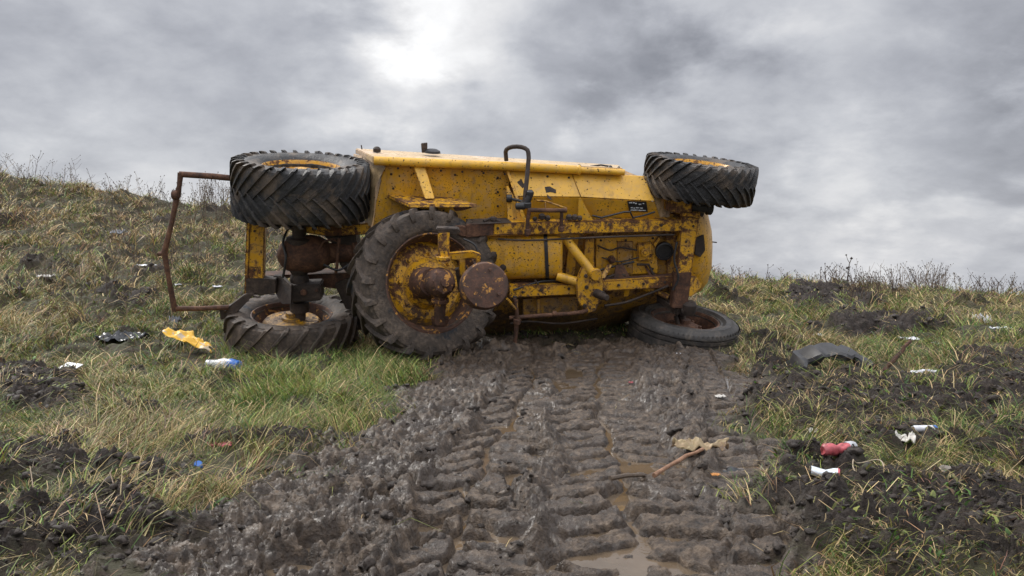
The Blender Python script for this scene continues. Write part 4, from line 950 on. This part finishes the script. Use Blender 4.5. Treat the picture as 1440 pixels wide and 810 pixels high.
# ================================================================== LITTER
def PX(u, v): return G(u, v)
def finish(o, name, label, cat, group=None): tag(o, label, cat, group); return o
def crumple(name, u, v, wpx, dpx, hgt_m, rot, mat, label, cat, fold=.5, seed=1, shape=None, tilt=0.0, freq=5, thick=.0015, rise=0.0):
    """crumpled sheet; wpx/dpx: apparent width and depth in photo pixels at that spot"""
    c = G(u, v); w = wpx / F * c.y; d = dpx if dpx < 2 else dpx / F * c.y * 2.2
    bm = bmesh.new(); n = 22; vs = {}
    for i in range(n + 1):
        for j in range(n + 1):
            a = i / n * 2 - 1; bb = j / n * 2 - 1
            k = mnoise.noise(Vector((a * 1.7 + seed * 3.1, bb * 1.7, seed)))
            x = a * w / 2 * (1 + .25 * k); y = bb * d / 2 * (1 + .35 * mnoise.noise(Vector((a * 2, bb, seed + 4.))))
            if shape: y *= shape(a); 
            px_, py_ = a * math.cos(seed) * w - bb * math.sin(seed) * d, a * math.sin(seed) * w + bb * math.cos(seed) * d; q_ = 1.5 / max(w, d)
            z = (abs(mnoise.noise(Vector((px_ * q_ * 1.6, py_ * q_ * 1.6, seed * 2.)))) * 1.1 + abs(mnoise.noise(Vector((px_ * q_ * 4, py_ * q_ * 4, seed)))) * .5 + mnoise.noise(Vector((px_ * q_ * 9, py_ * q_ * 9, seed))) * .14) * hgt_m
            z += hgt_m * fold * (1 - bb * bb) * (.55 + .6 * mnoise.noise(Vector((a * 1.2 + seed, 0, 0)))) + .012 + (bb + 1) * .5 * tilt + rise * (1 - a) * .5
            x2 = x * math.cos(rot) - y * math.sin(rot); y2 = x * math.sin(rot) + y * math.cos(rot)
            vs[i, j] = bm.verts.new((x2, y2, z))
    for i in range(n):
        for j in range(n): bm.faces.new((vs[i, j], vs[i + 1, j], vs[i + 1, j + 1], vs[i, j + 1]))
    me = bpy.data.meshes.new(name); bm.to_mesh(me); bm.free(); me.polygons.foreach_set('use_smooth', [True] * len(me.polygons)); me.set_sharp_from_angle(angle=R_(40)); me.materials.append(mat)
    o = bpy.data.objects.new(name, me); COL.objects.link(o); o.location = c
    md = o.modifiers.new('thickness', 'SOLIDIFY'); md.thickness = thick
    return tag(o, label, cat)
MW = m_plain('white_plastic_film', (.62, .62, .64), .4, .25, 20); MWp = m_plain('grubby_white_paper', (.55, .52, .47), .7, .35, 25)
MY = m_rough('yellow_wrapper_film', [(.35, (.72, .40, .02)), (.6, (.78, .44, .03)), (.8, (.62, .34, .05))], 8, .45, .5, .01, 0, (.53, .60, (.50, .40, .28), 9))
MK = m_plain('black_plastic_film', (.014, .015, .018), .28, .4, 8); MG = m_plain('grey_plastic', (.20, .21, .23), .5, .3, 14)
MR = m_plain('red_print', (.38, .075, .085), .4, .6, 30); MB = m_plain('blue_plastic', (.02, .12, .42), .35, .2, 18)
MLB = m_rough('wrapper_print', [(.40, (.30, .23, .12)), (.52, (.36, .26, .15)), (.60, (.24, .15, .09)), (.75, (.34, .31, .27))], 16, .5, .4, .006)
MST = m_rough('pale_stone', [(.3, (.11, .095, .08)), (.7, (.24, .21, .18))], 18, .85, .6, .01)
MWD = m_rough('split_wood', [(.3, (.13, .065, .035)), (.6, (.28, .15, .085)), (.8, (.40, .26, .17))], 22, .7, .6, .006)
MWDd = m_rough('wet_wood', [(.3, (.045, .030, .02)), (.7, (.12, .085, .055))], 22, .6, .6, .006)
MO = m_plain('orange_flake', (.55, .24, .06), .6, .3, 20)
crumple('wrapper', 273, 492, 68, .24, .045, -.40, MY, 'crumpled yellow wrapper lying in the grass left of the sunken rear wheel', 'wrapper', .9, 3, lambda a: .35 + .75 * (1 - (a + 1) / 2), rise=.15)
crumple('plastic_bag', 172, 483, 62, .26, .08, .1, MK, 'crumpled shiny black plastic bag in the grass on the left', 'plastic bag', .5, 21)
crumple('paper_scrap', 207, 377, 34, .16, .03, -.35, MW, 'white crumpled paper on the left hillside beside the bent pipe frame', 'paper', .5, 8)
crumple('plastic_scrap', 246, 452, 14, .10, .07, 0, MG, 'small translucent grey plastic scrap under the bent pipe frame', 'litter', .9, 9)
crumple('plastic_scrap', 168, 338, 17, .16, .06, 0, MG, 'small grey rag of plastic highest on the left slope', 'litter', .9, 10)
crumple('plastic_scrap', 250, 406, 9, .08, .025, .3, MW, 'tiny white scrap inside the bent pipe frame', 'litter', .5, 11)
crumple('plastic_scrap', 306, 408, 13, .08, .02, .1, MW, 'small white scrap on the slope just left of the rear frame post', 'litter', .5, 12)
crumple('plastic_scrap', 66, 398, 20, .16, .035, .2, MWp, 'dull beige paper scrap in the brown grass at far left', 'litter', .5, 13)
crumple('wrapper_piece', 308, 641, 34, .05, .025, .15, MR, 'small torn red wrapper piece at the left mud edge', 'wrapper', .5, 14, lambda a: .35 + .6 * (1 + a) / 2)
wr = crumple('wrapper', 985, 643, 76, .10, .05, -.12, MLB, 'long torn cream and grey wrapper across the right wheel track', 'wrapper', .8, 15, lambda a: .5 + .5 * (1 - abs(a)), freq=3)
wr2 = crumple('plastic_strip', 1022, 653, 74, .09, .02, .12, MK, 'black plastic strip under the cream wrapper in the wheel track', 'plastic strip', .8, 16, lambda a: .3 + .6 * (1 - abs(a)), freq=3)
crumple('plastic_bag', 1380, 466, 22, .14, .09, -.9, MW, 'white plastic bag standing crumpled on the right slope', 'plastic bag', .8, 17)
crumple('paper_strip', 1405, 475, 30, .09, .03, -.1, MW, 'flat white strip lying against the crumpled white bag at right', 'paper', .5, 18)
crumple('plastic_scrap', 1151, 474, 14, .10, .03, -.5, MW, 'small white scrap on the grass above the tyre fragment', 'litter', .5, 19)
crumple('plastic_scrap', 1278, 478, 22, .14, .03, 0, MW, 'white scrap lying beside the dark soil heap above the rusty rod', 'litter', .5, 20)
crumple('plastic_scrap', 1317, 488, 10, .08, .02, 0, MW, 'tiny white speck of litter right of the rusty rod tip', 'litter', .5, 21)
crumple('plastic_strip', 1304, 536, 46, .055, .022, .05, MW, 'thin long white plastic strip in the grass right of the rusty rod', 'plastic strip', .6, 22, lambda a: .35 + .65 * abs(a))
crumple('paper_scrap', 1262, 635, 42, .10, .040, -.35, MWp, 'crumpled grubby white paper on the dark soil at right', 'paper', .8, 23)
crumple('rag', 1254, 613, 40, .07, .025, -.25, MST, 'flat grey rag just behind the grubby white paper', 'rag', .8, 24)
crumple('plastic_scrap', 1329, 710, 22, .05, .02, -.3, m_plain('dull_blue_film', (.10, .16, .34), .4, .3, 20), 'dull blue plastic scrap in the grass at lower right', 'litter', .6, 26)
crumple('wood_chip', 1128, 683, 9, .02, .008, 0, MO, 'small orange chip on the soil left of the red can', 'litter', .4, 27)
crumple('paper_scrap', 1142, 610, 13, .05, .02, 0, MWp, 'small beige paper scrap at the right edge of the mud', 'paper', .6, 28)
crumple('leaf', 1006, 677, 12, .025, .01, 0, MO, 'tiny orange leaf pressed in the mud below the stick', 'leaf', .4, 29)
crumple('plastic_scrap', 1013, 562, 14, .05, .012, 0, MWp, 'pale scrap trodden flat in the right wheel track', 'litter', .4, 30)
crumple('plastic_scrap', 952, 501, 10, .08, .01, 0, MW, 'small white scrap in the mud in front of the worn front wheel', 'litter', .4, 31)
crumple('leaf', 887, 541, 6, .03, .012, 0, MR, 'tiny red scrap in the middle of the muddy track', 'litter', .4, 32)

def obj_at(bld, name, mat, c, label, cat, smooth=40, amp=0.0):
    o = bld.build(name, mat, None, c, smooth, amp); o.location = c; return tag(o, label, cat) if label else o
def ladd(c, ax, prof, name, mat, origin, parent=None, k=24, amp=0.0, squash=None):
    b = B(); b.lathe(c, ax, prof, k)
    if squash:
        for v in b.bm.verts:
            r = v.co - c; r.z *= squash; v.co = c + r
            t = mnoise.noise(v.co * 18) * amp; v.co += Vector((0, 0, t)) + (v.co - c).normalized() * t
    o = b.build(name, mat, parent, origin, 45, 0)
    if parent is None: o.location = origin
    return o
# white bottle with blue base
c = G(314, 516) + Vector((0, 0, .075)); ax = Vector((1, -.35, -.04)).normalized()
bo = ladd(c, ax, [(0, -.155), (.030, -.155), (.032, -.125), (.020, -.12), (.028, -.10), (.052, -.06), (.056, -.02), (.050, .0), (.057, .03), (.058, .065), (.058, .072)], 'plastic_bottle', m_plain('milky_plastic', (.60, .60, .60), .3, .18, 25), c, None, 28, .010, .8)
tag(bo, 'crushed white plastic bottle with a blue end beside the yellow wrapper', 'bottle')
ladd(c, ax, [(.0585, .070), (.060, .075), (.058, .12), (.045, .15), (0, .155)], 'bottle_base', MB, c, bo, 28, .008, .8)
# small bottle right
c = G(1300, 621) + Vector((0, 0, .018)); ax = Vector((1, .05, .0)).normalized()
bo = ladd(c, ax, [(0, -.058), (.018, -.058), (.021, -.05), (.021, .035), (.020, .04)], 'plastic_bottle', MW, c, None, 20, .004, .85); tag(bo, 'small white bottle with a blue cap lying on the right soil', 'bottle')
ladd(c, ax, [(.0215, .040), (.0215, .056), (.016, .060), (0, .060)], 'cap', MB, c, bo, 20, .001, .85)
# blue cap
c = G(279, 661) + Vector((0, 0, .012)); ladd(c, Vector((.2, -.6, .8)), [(0, .012), (.014, .012), (.017, .008), (.017, -.010), (.015, -.010), (.013, .006), (0, .006)], 'bottle_cap', MB, c, None, 20); tag(bpy.context.scene.objects['bottle_cap'], 'tiny bright blue bottle cap at the left mud edge', 'bottle cap')
# red can crushed
c = G(1178, 661) + Vector((0, 0, .028)); ax = Vector((1, .28, .10)).normalized()
can = ladd(c, ax, [(0, -.070), (.020, -.072), (.028, -.076), (.034, -.066), (.028, -.05), (.034, -.03), (.029, -.012), (.033, .010), (.032, .035), (.030, .04)], 'drinks_can', MR, c, None, 28, .022, .66); tag(can, 'crushed red and silver drinks can on the soil right of the mud', 'can')
ladd(c, ax, [(.0305, .040), (.033, .05), (.032, .068), (.028, .078), (.026, .074), (0, .070)], 'can_end', m_plain('bare_aluminium', (.42, .43, .45), .35, .3, 40), c, can, 28, .008, .72)
c = G(1160, 672) + Vector((0, 0, .022)); ax = Vector((1, -.35, -.05)).normalized()
cup = ladd(c, ax, [(.022, -.048), (.026, -.05), (.029, -.03), (.032, .0), (.034, .03), (.036, .045)], 'paper_cup', m_plain('white_printed_card', (.62, .66, .70), .45, .25, 30), c, None, 24, .010, .62); tag(cup, 'squashed white paper cup touching the crushed red can', 'cup')
ladd(c, ax, [(.0365, .045), (.038, .050), (.035, .054), (.033, .048), (0, .046)], 'rim', MR, c, cup, 24, .006, .62)
# white plate with worn dark marks
c = G(97, 531) + Vector((0, 0, .035)); b = B(); bm = bmesh.new()
m_ = Matrix.Rotation(-.60, 3, 'Z') @ Matrix.Rotation(R_(24), 3, 'X')
def prect(b, x0, x1, y0, y1, z, t, rot=m_):
    ps = [Vector((x0, y0, z)), Vector((x1, y0, z)), Vector((x1, y1, z)), Vector((x0, y1, z))]; b.hexa([c + rot @ p for p in ps], [c + rot @ (p - Vector((0, 0, t))) for p in ps], min(.012, (x1 - x0) * .2) if t > .002 else 0)
prect(b, -.105, .105, -.055, .055, 0, .006); pl = obj_at(b, 'sign_plate', MW, c, 'small white plate with worn dark marks lying tilted in the left grass', 'plate')
b = B()
for (x, y, w, h) in ((-.06, .02, .03, .007), (-.065, -.01, .007, .03), (-.03, -.005, .007, .034), (-.01, .012, .025, .007), (.01, -.015, .007, .022), (.03, .0, .022, .007), (.055, -.012, .007, .03), (.06, .018, .025, .006), (-.02, -.03, .06, .004)): prect(b, x - w / 2, x + w / 2, y - h / 2, y + h / 2, .003, .001)
b.build('marks', m_plain('faded_black_ink', (.10, .10, .12), .7, .5, 50), pl, c)
def stick(name, p, q, r, mat, label, cat, z0=.01, z1=.01, knots=6, taper=.6, rel=None):
    A = G(*p) + Vector((0, 0, z0)); Bq = (G(*q) if rel is None else rel) + Vector((0, 0, z1)); pts = []; rs = []
    for i in range(knots + 1):
        t = i / knots; pp = A.lerp(Bq, t) + Vector((random.uniform(-1, 1), random.uniform(-1, 1), random.uniform(-.5, .5))) * r * .9; pts.append(pp); rs.append(r * (1 + (taper - 1) * t) * random.uniform(.85, 1.2))
    b = B(); b.tube(pts, rs, 8); return obj_at(b, name, mat, A, label, cat)
stick('pipe_offcut', (385, 516), (416, 524), .014, MG if 0 else MK, 'short black pipe offcut in the green grass below the sunken wheel', 'pipe', .03, .03, 3, 1.)
stick('stick', (921, 682), (985, 653), .009, MWD, 'split reddish stick leaning across the wheel track under the cream wrapper', 'stick', .02, .045, 6, .8)
stick('stick', (858, 681), (905, 676), .010, MWDd, 'short dark wet stick half sunk in the mud left of the reddish stick', 'stick', .012, .012, 5, .7)
A = G(1242, 523); stick('iron_rod', (1242, 523), (0, 0), .017, M['rust'], 'rusty iron rod sticking up at a slant out of the right grass', 'rod', .0, 0, 6, .8, P(1280, 481, A.y + .12))
A = G(1225, 521); stick('iron_stub', (1225, 521), (0, 0), .013, M['rust'], 'short rusty stub beside the tyre fragment', 'rod', -.03, 0, 3, .8, P(1233, 513, A.y))
# wire loop
A = G(1216, 682); b = B(); pts = [A + Vector((.06 * math.cos(t) * (1 + .25 * math.sin(2 * t)) + .012, .085 * math.sin(t), .028 + .012 * math.sin(3 * t))) for t in np.linspace(0, 11, 60)]
b.tube(pts, .0022, 6); obj_at(b, 'wire_loop', m_plain('pale_wire', (.36, .29, .20), .6, .2, 30), A, 'loose coil of pale wire on the soil right of the red can', 'wire')
# stones
def stone(u, v, w, h, label, seed, mat=MST):
    c = G(u, v); bm = bmesh.new(); bmesh.ops.create_icosphere(bm, subdivisions=3, radius=1); s = w / F * c.y / 2
    for p in bm.verts: p.co = p.co * (1 + .35 * mnoise.noise(p.co * 1.6 + Vector((seed, 0, 0)))); p.co = Vector((p.co.x * s, p.co.y * s * .9, p.co.z * h))
    me = bpy.data.meshes.new('stone'); bm.to_mesh(me); bm.free(); me.materials.append(mat); me.polygons.foreach_set('use_smooth', [True] * len(me.polygons)); o = bpy.data.objects.new('stone', me); COL.objects.link(o); o.location = c + Vector((0, 0, h * .4)); tag(o, label, 'stone')
stone(1337, 666, 34, .022, 'flat grey brown stone in the lower right grass', 2.)
# half buried tyre fragment
c = G(1165, 522); b = B(); rings = []
n = 30
for i in range(n + 1):
    t = math.pi * (1 - i / n); x = .275 * math.cos(t) * (1.0 if t > 1.57 else 1.12); z = .215 * math.sin(t) ** .75 - .01 + .012 * math.sin(i * 1.3); ring = []
    ctr = Vector((x, .04 * math.sin(i), z)); nrm = Vector((math.cos(t), 0, math.sin(t) * .9)).normalized()
    for (a_, o_) in ((-.11, -.05 - .03 * math.sin(i * .9)), (-.125, -.01), (-.11, .015), (-.05, .03), (.05, .03), (.11, .015), (.125, -.01), (.11, -.05), (.10, -.05), (.11, -.01), (.09, -.004), (-.09, .006), (-.112, -.012), (-.10, -.05 - .03 * math.sin(i * .9))):
        ring.append(b.bm.verts.new(c + ctr + nrm * o_ * .75 + Vector((0, 1, .15)) * a_ * 1.15))
    rings.append(ring)
for i in range(n):
    for j in range(14): b.bm.faces.new((rings[i][j], rings[i][(j + 1) % 14], rings[i + 1][(j + 1) % 14], rings[i + 1][j]))
b.bm.faces.new(rings[0]); b.bm.faces.new(rings[-1][::-1])
obj_at(b, 'tyre_fragment', 'black', c, 'torn black tyre half buried in dark soil at right', 'tyre', 30, .008)

for o in COL.objects:
    if o.get('label') and o.parent is None:
        if o.name.startswith('plastic_scrap'): o['group'] = 'scraps of plastic litter'
        elif o.name.startswith('dead_thistle'): o['group'] = 'dead stalks on the ridge'
        elif o.name.startswith('paper_scrap'): o['group'] = 'scraps of paper litter'
